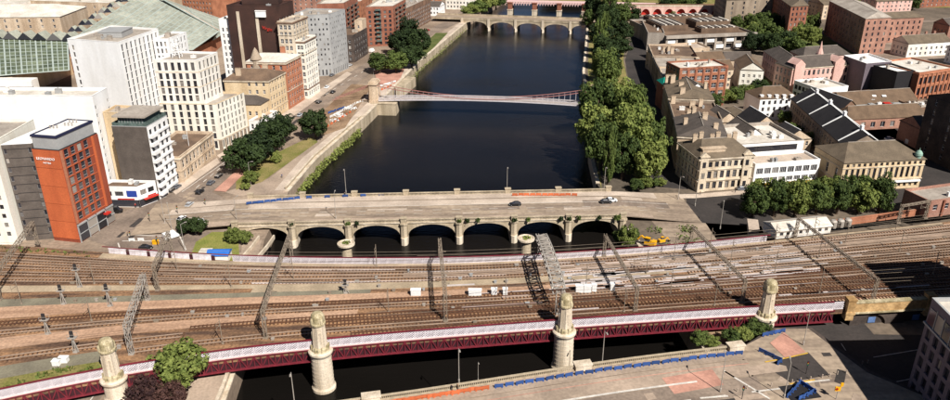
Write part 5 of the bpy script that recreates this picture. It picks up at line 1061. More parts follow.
o = building('brown_roof_range', 'second low range with brown roof and skylights behind the first', rect((180.1,349.5),(220.6,358.0),14), 5.5, 'brick_brown', {0: F(8, [(1.2,2.6)], 2.2)}, ('gable','tile_brown',4.5,0,0))
for k in range(3): e = MB(); e.box(-1,-.6,0,1,.6,.25); sk = e.build('skylight', 'roof_white', o, (-6+k*5,-3.4,7.9)); sk.rotation_euler = (.55,0,0)
building('black_roof_range', 'black gabled roof range between the long terrace and the brown ranges', rect((172.3,336.6),(182.4,339.7),24), 6.5, 'brick_brown', {0: F(2, [(1.2,2.4)], 1.4)}, ('gable','slate_black',4.6,0,1))
o = building('dark_stone_tower', 'tall dark shaded stone block at the right picture edge beside the hipped hall', [(187,297),(191,268),(203,271),(198,300)], 25, 'stone_dark', {3: F(7, rows(2,4,6,2.6), 1.3, frame='trim_dark', dep=.4), 0: F(3, rows(2,4,6,2.6), 1.3)}, ('gable','slate',5,0,1))
building('cream_side_block', 'sunlit cream block cut by the right edge behind the dark stone tower', [(204.5,266),(226,270),(223,297),(203,293)], 20, 'sandstone', {0: F(6, rows(1.5,3.6,5,2.1), 1.3)}, ('flat','roof_felt',3))
building('brick_gable_range', 'brick range with slate roof between the dark tower and the right edge', [(190,300),(225,306),(223,320),(188,314)], 9, 'brick_pink', {0: F(8, rows(1.5,3.6,2,2.1), 1.3)}, ('gable','slate',4,0,0))
# pink school
SC = rect((168.6,388),(204,398),14)
o = building('pink_school', 'pink sandstone school with hipped slate roofs and small spire', SC, 14.5, 'sandstone_pink', {0: F(12, [(1.4,2.6),(5.6,2.8),(10,2.8)], 1.5, frame='trim_dark'), 3: F(4, [(1.4,2.6),(5.6,2.8),(10,2.8)], 1.4)}, ('hip','slate',4.5,6,0), bands=((4.6,.25,.15,'stone_pale'),(13.7,.5,.3,'stone_pale')))
e = MB(); e.box(-1.6,-1.6,14,1.6,1.6,19); e.lathe([(1.9,19),(1.9,19.4),(.9,22),(.1,26)], 8); e.build('spire', 'sandstone_pink', o, (4,3,0)); 
for u in (-12,12): e = MB(); e.box(-3,-1.2,0,3,.5,16.5); e.face([(-3,-1.2,16.5),(3,-1.2,16.5),(0,-1.2,19)]); e.face([(-3.2,-1.3,16.5),(0,-1.3,19.1),(0,6,19.1),(-3.2,6,16.5)]); e.face([(0,-1.3,19.1),(3.2,-1.3,16.5),(3.2,6,16.5),(0,6,19.1)]); e.build('gabled_bay', 'sandstone_pink', o, (u,-7.0+u*.28,0), .275)
building('pink_school_wing', 'long shaded left wing of the pink school', [(169.6,404),(182,403),(184,436),(171.4,438)], 13, 'sandstone_pink', {3: F(9, rows(1.4,4.2,3,2.6), 1.4)}, ('hip','slate',4,5,1))
building('school_hall', 'rear hall of the pink school with grey roof', [(184,412),(214,420),(212,434),(183,428)], 15, 'sandstone_pink', {0: F(9, rows(1.4,4.2,3,2.6), 1.4)}, ('hip','slate',4,5,0))
o = building('modern_white_block', 'modern white and black glass block with purple sign panel in front of the school', rect((174.2,366.9),(192.1,372.4),18), 9, 'render_white', {3: F(6, rows(1,3.8,2,2.4), 2.2, frame='trim_dark', style='wide')}, ('flat','roof_pale',5))
e = MB(); e.box(-1.9,-.3,4.6,1.9,-.02,7.4); sp = e.build('sign_panel', 'sign_purple', o, (-2.6,-8.7,0), .05); e = MB(); e.box(1.8,-.4,0,8,-.02,6.5); e.build('brick_front', 'brick_brown', o, (-1,-8.4,0), .05)
o = building('dark_townhouses', 'row of dark brick townhouses with white dormers left of the mauve cube', rect((217.4,422.4),(241.3,427.2),10), 8.5, 'brick_brown', {0: F(8, rows(1.2,3.4,2,2.0), 1.5, frame='trim_white')}, ('flat','roof_felt',3))
for k in range(5): e = MB(); e.box(-1,-1.0,8.2,1,1.5,10.4); e.box(-1.15,-1.15,10.4,1.15,1.6,10.6); e.build('dormer', 'render_white', o, (-10+k*5,-4.2,0))
building('mauve_cube', 'tall windowless mauve and black clad cube beside the orange brick factory', [(205,384),(221,389),(218,408),(202,403)], 18, 'clad_mauve', {}, ('flat','roof_white',2), cope='trim_white')
building('black_clad_block', 'black clad block joined to the orange brick factory', [(214,369.5),(224.4,372),(221,388.5),(209,384)], 17, 'clad_black', {}, ('flat','roof_white',1))
o = building('orange_factory', 'orange brick factory with tall dark arched windows near the right edge', rect((224.8,368.7),(250.4,380.4),26), 16.7, 'brick_rust', {0: F(8, [(1.0,2.4),(4.8,3.8),(10.4,3.6)], 2.0, frame='trim_dark', style='cross', dep=.45)}, ('flat','roof_pale',4), cope='sandstone_red', bands=((15.6,.6,.4,'sandstone_red'),(9.4,.3,.2,'sandstone_red')))
for k in range(9): e = MB(); e.box(-.45,-.4,0,.45,0,15.6); e.build('pilaster', 'sandstone_red', o, (224.8-232.2+27.9*k/8*.91-.0, 368.7-386.4+28.1*k/8*.416, 0), .429)
for k, (a, c, dp, h, rm, lb) in enumerate((((181,342),(212,348),16,6,'clad_grey','grey metal roofed workshop in front of the black clad block'), ((186,362),(210,368),12,5,'roof_pale','low pale roofed yard building behind the grey workshop'), ((213,345),(232,352),12,5,'concrete','small concrete workshop at the right of the yard'))):
    o = building('workshop', lb, rect(a,c,dp), h, 'brick_brown', {0: F(6, [(1,2.4)], 2.0)}, ('flat',rm,7), group='workshops in the yard')
e = MB(); e.box(-1.6,-1.2,0,1.6,1.2,2.9); e.box(-1.7,-1.3,2.9,1.7,1.3,3.1); e.box(-1.3,-1.26,.4,1.3,-1.21,2.5); tag(e.build('red_container', 'trim_red', None, (196,341.2,12)), 'small bright red box on the grey workshop roof edge', 'container')
# modern court house
CT = rect((127.6,495.4),(190.4,508),64)
o = building('court_house', 'broad concrete court house with white recessed bays and brown terraced roofs', CT, 10.5, 'concrete', {0: F(9, [(.8,3.2),(5.2,3.2)], 5.2, style='plain', frame='trim_white', dep=1.2)}, ('flat','roof_brown',0), cope='concrete', parapet=1.0)
ox, oy = sum(p[0] for p in CT)/4, sum(p[1] for p in CT)/4; rz = math.atan2(12.6,62.8); cr, sr = math.cos(rz), math.sin(rz)
for k in range(10): e = MB(); e.box(-.7,-1.2,0,.7,0,9.2); e.build('column', 'concrete', o, (127.6-ox+64*k/9*cr, 495.4-oy+64*k/9*sr, 0), rz)
for k in range(9):
    e = MB(); e.box(.9,-.9,1.2 if k % 2 else 5.4,6.2,-.1,3.6 if k % 2 else 7.8); e.build('white_panel', 'render_white', o, (127.6-ox+64*k/9*cr, 495.4-oy+64*k/9*sr, 0), rz)
e = MB(); e.box(-1,-2.2,9.0,65.2,-.02,10.9); e.build('roof_fascia', 'concrete', o, (127.6-ox, 495.4-oy, 0), rz)
for (u, v, w, dd, h, m) in ((5,20,20,26,4,'roof_brown'),(30,10,28,10,3,'roof_brown'),(34,26,26,16,4.5,'roof_brown'),(8,48,50,10,5,'roof_brown')):
    e = MB(); e.box(0,0,9.5,w,dd,9.5+h); st = e.build('roof_terrace', m, o, (127.6-ox+u*cr-v*sr, 495.4-oy+u*sr+v*cr, 0), rz)
    for k in range(int(w/2.6)): q = MB(); q.box(.8+k*2.6,1,9.5+h,2.2+k*2.6,dd-1,10.1+h); q.build('skylight', 'roof_pale' if k % 2 else 'clad_dark', st)
building('court_side_wall', 'dark shaded flank building left of the court house', [(116,500),(126.8,498),(134,545),(122,548)], 12, 'concrete', {}, ('flat','roof_brown',2))
# houses between orange block and court house
for k, (a, c, dp, h, mm, rf, lb) in enumerate((((128,398),(142,401),12,11,'sandstone','tile_brown','cream house with brown roof right of the orange brick block'), ((144,396),(156,394),22,12,'render_cream','tile_brown','cream gable ended house with brown roof above the green shrubs'), ((130,424),(146,428),12,10,'brick_pink','tile_brown','brick house with brown roof behind the cream gable'), ((108,432),(128,436),18,10,'sandstone','roof_pale','tan flat building left of the brown roofed houses'), ((150,440),(166,440),10,7,'sandstone','slate','low grey roofed building behind the cream gable'), ((116,464),(150,472),16,8,'sandstone','paving_pale','pale low block in front of the court house'))):
    building('house', lb, rect(a,c,dp), h, mm, {0: F(4, rows(1.3,3.2,int(h/3.4),1.7), 1.3), 3: F(4, rows(1.3,3.2,int(h/3.4),1.7), 1.2)}, ('gable',rf,4,0,1 if k == 1 else 0) if 'tile' in rf or rf == 'slate' else ('flat',rf,3), group='houses in front of the court house')
# brick complex at upper right
for k, (pts, h, lb) in enumerate((([(252,484),(271,489),(284,552),(262,560)], 24, 'tall pink brick building end with dark shaded left flank at upper right'), ([(272,520),(318,532),(314,548),(270,536)], 17, 'long pink brick wing with grey roof right of the shaded flank'), ([(226,540),(240,544),(256,606),(238,612)], 23, 'red brick building end further back with long shaded flank'), ([(196,590),(236,600),(240,640),(200,632)], 20, 'shaded stone block with grey roofs at the top right of the trees'))):
    building('brick_complex', lb, pts, h, ('brick_pink','brick_pink','brick_red','sandstone_grey')[k], {0: F(4 if k != 1 else 10, rows(1.4,3.7,int(h/3.8),2.1), 1.4, frame='trim_dark'), 3: F(12, rows(1.4,3.7,int(h/3.8),2.1), 1.4)}, ('hip','slate_tan' if k else 'roof_felt',3,5,1 if k in (0,2) else 0), group='brick complex at upper right')
for k, (a, c, dp, h, mm, rm, lb) in enumerate((((280,478),(312,486),14,9,'render_offwhite','slate_tan','pale terrace with four white dormers right of the pink brick end'), ((300,452),(322,456),14,10,'render_white','roof_pale','small white block left of the cream terrace at upper right'), ((316,436),(350,442),14,10,'sandstone','slate','cream terrace with grey roof cut by the right edge'), ((330,520),(372,530),14,13,'brick_pink','slate','pink brick terrace with dark shaded left flank near the right edge'), ((366,486),(400,494),14,10,'brick_red','slate','red brick terrace at the right edge below the pink one'), ((286,620),(320,628),20,12,'sandstone','slate_tan','tan roofed hall behind the pink brick wing'), ((300,660),(330,664),24,16,'render_white','slate','white gabled church hall near the top right'), ((345,650),(380,658),20,10,'sandstone_pink','slate_tan','pink low hall right of the white church hall'), ((400,680),(440,690),20,14,'brick_red','slate','red brick block at the top right edge'), ((250,650),(280,652),20,14,'sandstone_yellow','slate','yellow stone block at the top edge left of the church hall'))):
    o = building('hillside_terrace', lb, rect(a,c,dp), h, mm, {0: F(8, rows(1.3,3.2,int(h/3.3),1.8), 1.4), 3: F(4, rows(1.3,3.2,int(h/3.3),1.8), 1.2)}, ('gable',rm,4,0,0), group='terraces at upper right')
    for q in range(4): chimney(o, -10+q*6.4, -1+q*1.5, h+2, 3.2, 1.4, .9, .2, 'brick_pink', 3)
# red arched viaduct across the far right
root = thing('arched_viaduct', 'distant red brick railway arches beyond the court house', 'viaduct', (110,640,6), .0)
for k in range(16):
    e = MB(); L = 10; n = 10; cur = [(5-3.8*math.cos(math.pi*i/n), .2+5.2*math.sin(math.pi*i/n)) for i in range(n+1)]
    e.face([(0,0,0),(1.2,0,0),(1.2,0,7.4),(0,0,7.4)]); e.face([(8.8,0,0),(10,0,0),(10,0,7.4),(8.8,0,7.4)]); e.box(0,-.25,7.4,10,.5,8.3,1); e.face([(1.2,2.6,0),(8.8,2.6,0),(8.8,2.6,6),(1.2,2.6,6)],2)
    for a, c in zip(cur, cur[1:]): e.face([(a[0],0,a[1]),(c[0],0,c[1]),(c[0],0,7.4),(a[0],0,7.4)]); e.face([(a[0],0,a[1]),(a[0],2.6,a[1]),(c[0],2.6,c[1]),(c[0],0,c[1])])
    e.build('arch', ['sandstone_pink','stone_pale','trim_red'], root, (k*10, k*.0, 0))
e = MB(); e.box(0,.3,7.2,160,10,7.9); e.build('trackbed', 'ballast', root)
# beside the tracks on the right
o = building('track_shed', 'long pale roofed maintenance shed beside the tracks below the dense tree row', rect((92.4,203.6),(110.9,207.8),7), 2.6, 'render_offwhite', {0: F(8, [(.9,1.1)], 1.2, frame='trim_dark', style='pair')}, ('gable','roof_pale',1.5,0,0), zb=11.4)
e = MB(); e.ribbon([(0,0,0),(22,6.2,0),(40,11,0),(62,19,0)], .5, 2.2); e.ribbon([(0,0,2.2),(22,6.2,2.2),(40,11,2.2),(62,19,2.2)], .7, .2)
tag(e.build('brick_wall', 'sandstone_red', None, (*(115.1,215.9), 9.5)), 'low red brick boundary wall along the far side of the tracks', 'wall')
for k, x in enumerate((832,838,843)): e = MB(); e.lathe([(1.0,0),(1.1,.3),(1.1,2.2),(.7,2.6)], 12); e.box(-.4,-1.3,.2,.4,-.9,2.0); tag(e.build('storage_drum', 'steel_galv'), f'{ords[k]} grey storage drum from the left beside the track shed', 'drum', 'drums beside the track shed').location = ((113.4+k*2.6), 211.8+k*.6, 11.4)
o = building('brick_depot', 'orange brick depot with buttressed wall at the right edge above the tracks', [(149,222),(190,234),(187,244),(146,232)], 6.0, 'brick_pink', {0: F(9, [(2.4,2.0)], 1.8, frame='trim_white')}, ('flat','roof_felt',3), zb=10)
for k in range(8): e = MB(); e.box(-.4,-.5,0,.4,0,5.8); e.build('buttress', 'brick_red', o, (149-168+k*5.9*.96, 222-233+k*5.9*.281, 0), .285)
# office in the lower right corner and the tower beside it whose shadow lies on the tracks
OF = [(96.0,92),(127,92),(128,138),(98,137)]
o = building('corner_office', 'shaded office block with glazed top floor in the lower right corner', OF, 24.5, 'clad_mauve', {3: F(15, rows(1.2,3.5,5,2.5), 1.7, m=.5, frame='trim_dark', style='pair', dep=.5)}, ('flat','roof_pale',5), cope='clad_grey', bands=((18.2,.4,.35,'clad_grey'),))
for k in range(15): e = MB(); e.box(-.02,-1.3+.2,18.9,.12,1.1,22.6,1); e.box(-.1,-1.42,18.6,.06,-1.22,23.2,0); e.build('attic_glazing', ['clad_grey','glass'], o, (98-112.25-.22-k*.13, 137-114.75-1.8-k*2.95, 0))
building('office_tower', 'tall office tower just outside the right edge, known by its shadow on the tracks', [(129.5,110),(152,112),(150,162),(129.5,160.5)], 39, 'clad_grey', {3: F(12, rows(2,3.6,9,2.2), 1.8), 2: F(6, rows(2,3.6,9,2.2), 1.8)}, ('flat','roof_felt',3))

# ------------------------------------------------------------------ trees
def crown_mesh(seed, shape, mats, nclump=50, leaves=120):
    rr = random.Random(seed); b = MB()
    for k in range(nclump):
        while True:
            p = Vector((rr.uniform(-1,1), rr.uniform(-1,1), rr.uniform(-1,1)))
            if .2 < p.length < 1: break
        p = p.normalized()*(rr.uniform(.42,.92)); cr = rr.uniform(.15,.33)
        if shape == 'poplar': cr *= .8
        if shape == 'broad' and p.z < 0: p.z *= .7
        for _ in range(int(leaves*cr/.28)):
            d = Vector((rr.gauss(0,1), rr.gauss(0,1), rr.gauss(0,1))).normalized(); q = p + d*cr*rr.uniform(.72,1.06)
            nrm = (d + Vector((rr.gauss(0,.45), rr.gauss(0,.45), rr.gauss(0,.45)+.25))).normalized(); u = nrm.orthogonal().normalized(); a = rr.uniform(0,6.28)
            w = nrm.cross(u); u2 = u*math.cos(a)+w*math.sin(a); w2 = nrm.cross(u2); s = rr.uniform(.034,.066)
            b.face([q-u2*s-w2*s*.6, q+u2*s-w2*s*.6, q+u2*s*.8+w2*s*.7, q-u2*s*.8+w2*s*.7])
    return b.mesh('crown', mats)
CROWN = {}
for nm in ('leaf_dark','leaf_mid','leaf_light','leaf_purple'):
    for v in range(4 if nm != 'leaf_purple' else 2):
        key = ('broad', v)
        if key not in CROWN: CROWN[key] = crown_mesh(100+v, 'broad', ['leaf_dark'])
        me = CROWN[key].copy(); me.materials.clear(); me.materials.append(M(nm)); CROWN[(nm, v)] = me
CROWN[('poplar', 0)] = crown_mesh(55, 'poplar', ['leaf_mid'])
def trunk_mesh(seed):
    rr = random.Random(seed); b = MB(); b.tube((0,0,-.05),(0,0,.35),.045,.034,8); b.tube((0,0,.35),(.01,0,.62),.034,.018,8)
    for k in range(5):
        a = k*1.26+rr.uniform(-.3,.3); z = rr.uniform(.28,.5); r = rr.uniform(.16,.3); b.tube((0,0,z),(r*math.cos(a),r*math.sin(a),z+rr.uniform(.15,.3)),.02,.007,6)
    return b.mesh('trunk', ['bark'])
TRUNK = [trunk_mesh(s) for s in range(3)]
TN = 0
def tree(x, y, H, r, leaf, label, group, z=6.0, name='tree', low=.12, cat='tree'):
    global TN; TN += 1
    root = thing(name, label, cat, (x, y, z), 0, group)
    inst('trunk', TRUNK[TN % 3], root, (0,0,0), R(0,6), (H*.35,H*.35,H) if leaf == 'poplar' else (H*.85,H*.85,H))
    rz = H*(1-low)/2; me = CROWN[('poplar',0)] if leaf == 'poplar' else CROWN[(leaf, TN % (4 if leaf != 'leaf_purple' else 2))]
    inst('crown', me, root, (0,0,H-rz), R(0,6.28), (r/.98, r*R(.92,1.05)/.98, rz/.98))
    return root
random.seed(11)
def trees(spec, group, fmt, cat='tree', name='tree', low=.12, z=6.0):
    for k, (x, y, H, r, lf) in enumerate(spec): tree(x, y, H, r, lf, fmt.format(ords[k] if k < 20 else f'{k+1}th'), group, z, name, low, cat)
trees([(*(-91.8,272.9),14.5,7.8,'leaf_dark'),(*(-89.0,282.9),15,8.2,'leaf_dark'),(*(-87.0,296.1),15,7.6,'leaf_dark'),(*(-84.6,309.1),14,6.6,'leaf_dark'),(*(-71.1,314.5),14,7.2,'leaf_dark')], 'dark round trees on the left riverside', '{} dark round tree from the left beside the riverside street', low=.05)
trees([(*(-56.9,436.9),13,7.5,'leaf_mid'),(*(-47.3,436.9),13,7.5,'leaf_mid'),(*(-38.7,449.6),15,8,'leaf_dark'),(*(-36.1,483.1),19,9,'leaf_dark'),(*(-48.9,486.1),18,9,'leaf_dark'),(*(-45.6,511.4),20,8,'leaf_dark')], 'dark trees in front of the orange flats', '{} tree in the dark clump in front of the orange brick flats', low=.04)
trees([(*(-4.2,632.0),11,8,'leaf_light'),(*(3.4,641.9),13,9,'leaf_mid'),(*(11.4,662.6),17,10,'leaf_light'),(*(18.7,673.5),18,10,'leaf_mid')], 'bright trees beyond the far left bridge end', '{} bright green tree from the left at the far arched bridge end', low=.04)
trees([(*(-224.2,657.3),16,10,'leaf_dark'),(*(-210.4,652.1),15,10,'leaf_dark'),(*(-227.4,690.4),16,10,'leaf_mid'),(*(-207.0,673.5),15,9,'leaf_dark'),(*(-244.0,702.1),15,9,'leaf_mid')], 'dark trees behind the glass hall', '{} dark tree behind the glass hall roof, left of the brown tower')
trees([(*(-94.8,217.4),6.4,2.8,'leaf_dark'),(*(-90.3,217.4),7.0,3.0,'leaf_dark')], 'pair of dark trees at the lawn', '{} of two dark round trees at the corner of the small lawn', low=.05)
trees([(*(-76.5,211.6),5.6,2.6,'leaf_light'),(*(-73.0,210.9),4.8,2.2,'leaf_light'),(*(-78.9,212.3),4.2,1.8,'leaf_light')], 'light leafy trees by the bridge end', '{} light green tree from the bridge end over the small lawn', low=.05)
trees([(*(-85.1,261.4),6,3.0,'leaf_light'),(*(-81.5,284.1),5,2.4,'leaf_light'),(*(-85.7,255.5),3,1.8,'leaf_light')], 'light shrubs under the dark trees', '{} small light shrub on the grass below the dark round trees', 'shrub', 'shrub', .02)
tree(-67.5,139,12.0,6.6,'leaf_light','bright green tree under the railway parapet at lower left','tree group at the lower left',low=.04); tree(-72.0,130.5,8.4,4.0,'leaf_purple','purple brown tree left of the bright one at the bottom edge','tree group at the lower left',low=.04); tree(-66.0,130.5,8.2,3.6,'leaf_purple','dark purple tree at the bottom edge before the bright green one','tree group at the lower left',low=.04)
rv = [(50.5,261,24,2.8,'poplar'),(57,266,21,6.5,'leaf_mid'),(66,263,19,7.5,'leaf_light'),(50,276,23,7,'leaf_mid'),(62,281,29,9.5,'leaf_light'),(73,284,20,7,'leaf_mid'),(51,294,21,8.5,'leaf_light'),(66,302,26,8.5,'leaf_light'),(54,314,28,8.5,'leaf_mid'),(72,316,22,8,'leaf_mid'),(57,332,22,8,'leaf_mid'),(68,336,22,8.5,'leaf_light'),(77,348,19,7,'leaf_mid'),(63,354,18,7.5,'leaf_light'),(60,366,14,5.5,'leaf_light'),(72,398,19,8,'leaf_mid'),(82,404,19,8,'leaf_mid'),(72,416,18,6,'leaf_light'),(80,426,20,8,'leaf_dark'),(89,436,18,8,'leaf_mid'),(78,446,22,8,'leaf_dark'),(86,462,20,9,'leaf_mid'),(80,474,26,5,'poplar'),(94,480,18,9,'leaf_dark'),(84,494,22,9,'leaf_dark'),(98,502,18,9,'leaf_mid'),(90,520,28,6,'poplar'),(104,530,20,9,'leaf_dark'),(96,546,22,9,'leaf_dark'),(112,556,18,9,'leaf_mid'),(100,574,24,9,'leaf_dark'),(114,590,20,9,'leaf_mid'),(108,608,26,8,'leaf_mid'),(124,600,16,9,'leaf_dark'),(88,585,16,8,'leaf_mid'),(98,625,24,9,'leaf_dark')]
rr_ = random.Random(4)
rv = [(x, y, H*(rr_.uniform(.7,1.2) if k > 14 else rr_.uniform(.92,1.08)), r*(rr_.uniform(.7,1.05) if k > 14 else 1), lf) for k, (x, y, H, r, lf) in enumerate(rv) if k not in (16,19,21,25,29)]
for k, (x, y, H, r, lf) in enumerate(rv):
    nx = {'poplar':'slender columnar','leaf_mid':'mid green','leaf_dark':'dark green','leaf_light':'yellowish green'}[lf]; tree(x, y, H, r, lf, f'{nx} tree on the right riverside, {ords[k] if k < 20 else str(k+1)+"th"} going upstream from the arched bridge', 'riverside trees on the right bank', low=.04)
hd = []
for k in range(13):
    f = k/12; x = 95.5+f*45; y = 231.5+f*3.5+(k % 2)*3.5; hd.append((x, y, 12.2+(k*7 % 5)*.5, 5.0, ('leaf_mid','leaf_light','leaf_mid')[k % 3]))
trees(hd, 'dense tree row above the railway', '{} tree from the left in the dense row above the track shed', low=.03)
trees([(*(47.4,206.7),9,2.8,'leaf_light'),(*(46.0,209.5),6,2.4,'leaf_mid'),(*(51.0,213.7),4,2.2,'leaf_mid')], 'bushes at the right bridge abutment', '{} bright bush at the right abutment of the arched bridge', 'bush', 'bush', .02)
trees([(*(64.0,257.4),5,3,'leaf_light'),(*(66.9,258.4),4,2.6,'leaf_mid'),(*(70.1,259.4),3.5,2.2,'leaf_light'),(*(60.1,254.5),5,3,'leaf_mid')], 'low bushes at the garden end', '{} low bush at the garden end beside the arched bridge', 'bush', 'bush', .02)
trees([(*(56.2,155.2),4,2.6,'leaf_mid'),(*(59.0,154.3),3,2,'leaf_light'),(*(64.5,156.1),4.2,2.6,'leaf_mid'),(*(67.3,156.9),4.5,2.6,'leaf_light'),(*(70.5,158.3),5,3,'leaf_mid'),(*(72.5,158.7),4.5,2.6,'leaf_mid')], 'bushes beside the right pier', '{} bush from the left below the right bank railway pier', 'bush', 'bush', .02)
trees([(*(145.1,333.5),8,3.8,'leaf_mid'),(*(141.8,314.5),8,4.2,'leaf_mid'),(*(142.6,301.2),7.5,3.8,'leaf_mid'),(*(148.0,293.7),5,3,'leaf_dark')], 'street trees beside the black terrace', '{} round street tree down the shaded front of the long black terrace', low=.1)
trees([(*(121.4,363.2),8,5,'leaf_mid'),(*(129.3,372.4),8,5.5,'leaf_light'),(*(135.6,374.2),8,5.5,'leaf_mid'),(*(144.5,383.9),7,5,'leaf_light'),(*(153.9,393.9),8,5,'leaf_dark'),(*(151.7,415.5),8,5,'leaf_mid'),(*(159.0,420.1),6,4.5,'leaf_dark'),(*(155.6,387.8),5,3.5,'leaf_mid')], 'shrubbery below the pink school', '{} shrub in the thicket between orange brick block and pink school', 'shrub', 'shrub', .03)
wd = []
random.seed(21)
for k in range(34):
    px, py = R(742,812), R(14,56)
    if px > 790 and py < 24: py += 18
    u, v = (px-475)/740, (py-200)/740; Z = 107/(.39875+v*.91706); wd.append((u*Z, Z*(.91706-v*.39875), R(11,16), R(5.5,8), random.choice(['leaf_dark','leaf_mid','leaf_dark','leaf_light'])))
for k, (x, y, H, r, lf) in enumerate(wd): tree(x, y, H, r, lf, 'tree in the dense grove between court house and the brick complex', 'grove behind the pink school', low=.05)
fr = []
for k in range(60):
    x = R(110,520); y = R(655,760)+x*.02; fr.append((x, y, R(9,15), R(6,10), random.choice(['leaf_dark','leaf_mid','leaf_light'])))
for k, (x, y, H, r, lf) in enumerate(fr): tree(x, y, H, r, lf, 'distant tree in the green belt along the top right edge', 'far tree belt', low=.03)
for k in range(9): tree(150+k*13+R(-3,3), 575+R(-8,8)+k*2, R(8,12), R(5,7), random.choice(['leaf_mid','leaf_light','leaf_dark']), 'tree in the belt in front of the red brick arches', 'trees before the red arches', low=.04)
sp = []
for k in range(90):   # rank growth at the foot of the left quay
    f = k/89
    if f < .55: q = f/.55; sp.append((float(np.interp(262+q*78,[254,290,349],[-69.5,-66,-54]))+1.0+R(-.5,.9), 262+q*78, 1.2, 44, 3.2))
    else: q = (f-.55)/.45; sp.append((-41+q*33+R(-.6,.4), 432+q*170, 1.4, 20, 2.4))
o = weeds('bank_vegetation', sp, 'leaf_light', 0.2); tag(o, 'yellow green growth along the foot of the left quay wall', 'vegetation')
o = weeds('verge_weeds', [(x, yt(x, R(.03,.11)), 1.0, 16, .6) for x in np.arange(-150,-84,1.4)] + [(x, yt(x,R(.95,.99)), .8, 5, .5) for x in np.arange(-160,-112,1.6)], 'leaf_light', DZ); tag(o, 'weedy grass along the near parapet at the left', 'weeds')
o = weeds('garden_growth', [(x, y, 2.5, 40, 1.0) for x, y in [(R(54,64), R(160,171)) for _ in range(14)] + [(R(59,72), R(203,222)) for _ in range(10)]], 'leaf_mid', 6); tag(o, 'low scrub on the right river bank beside the bridges', 'scrub')

# ------------------------------------------------------------------ vehicles
def loft(st, mi=0):
    """stations (x, z0, z1, half width) joined into a hull with bevelled top edges"""
    b = MB(); n = 6
    for (x, z0, z1, w) in st: b.v += [(x,-w,z0),(x,-w,z1-.12),(x,-w*.86,z1),(x,w*.86,z1),(x,w,z1-.12),(x,w,z0)]
    for i in range(len(st)-1):
        for j in range(n): a, c = i*n+j, i*n+(j+1) % n; b.f.append((a, c, c+n, a+n)); b.m.append(mi)
    b.f.append(tuple(range(n))); b.m.append(mi); k = (len(st)-1)*n; b.f.append(tuple(k+n-1-i for i in range(n))); b.m.append(mi)
    return b
CARM = {}
def car_meshes(kind):
    if kind in CARM: return CARM[kind]
    if kind == 'van': body = loft([(-2.6,.45,2.2,.92),(-2.5,.32,2.3,.97),(1.1,.32,2.3,.97),(1.7,.32,1.35,.97),(2.5,.35,1.1,.93),(2.65,.45,.9,.85)]); gl = loft([(1.05,1.35,2.18,.93),(1.2,1.35,2.16,.93),(1.74,1.3,1.38,.92)]); roof = loft([(-2.4,2.29,2.36,.85),(1.0,2.29,2.36,.85)])
    else: body = loft([(-2.1,.42,.88,.78),(-2.0,.28,.95,.86),(-1.1,.25,.98,.9),(.7,.25,.96,.9),(1.75,.26,.82,.88),(2.08,.38,.66,.76)]); gl = loft([(-1.85,.9,1.0,.76),(-1.2,.9,1.43,.72),(.25,.9,1.43,.72),(1.05,.9,.98,.78)]); roof = loft([(-1.15,1.42,1.5,.66),(.2,1.42,1.5,.66)])
    w = MB(); w.tube((0,-.11,0),(0,.11,0),.33,.33,12); w.tube((0,-.125,0),(0,.125,0),.2,.2,10,1)
    h = MB(); h.box(-.06,-.17,-.07,.06,.17,.07)
    CARM[kind] = (body, gl.mesh('glasshouse',['glass']), roof, w.mesh('wheel',['tyre','rim']), h.mesh('headlight',['lamp_glass']), h.mesh('tail_light',['tail_red']), {})
    return CARM[kind]
def car(p, rz, colour, label, kind='car', z=6.05):
    body, gl, roof, wh, hl, tl, cache = car_meshes(kind)
    if colour not in cache: cache[colour] = (body.mesh('body',['paint_'+colour]), roof.mesh('roof',['paint_'+colour]))
    root = thing('parked_car' if kind == 'parked' else ('van' if kind == 'van' else 'car'), label, 'van' if kind == 'van' else 'car', (p[0],p[1],z), rz, 'vehicles')
    inst('body', cache[colour][0], root); inst('glasshouse', gl, root); inst('roof', cache[colour][1], root)
    for x in (-1.35,1.35) if kind != 'van' else (-1.6,1.7):
        for y in (-.82,.82): inst('wheel', wh, root, (x,y,.33))
    fx = 2.0 if kind != 'van' else 2.55; 
    for y in (-.6,.6): inst('headlight', hl, root, (fx,y,.66)); inst('tail_light', tl, root, (-fx-.02,y,.78))
SD = math.radians(80)
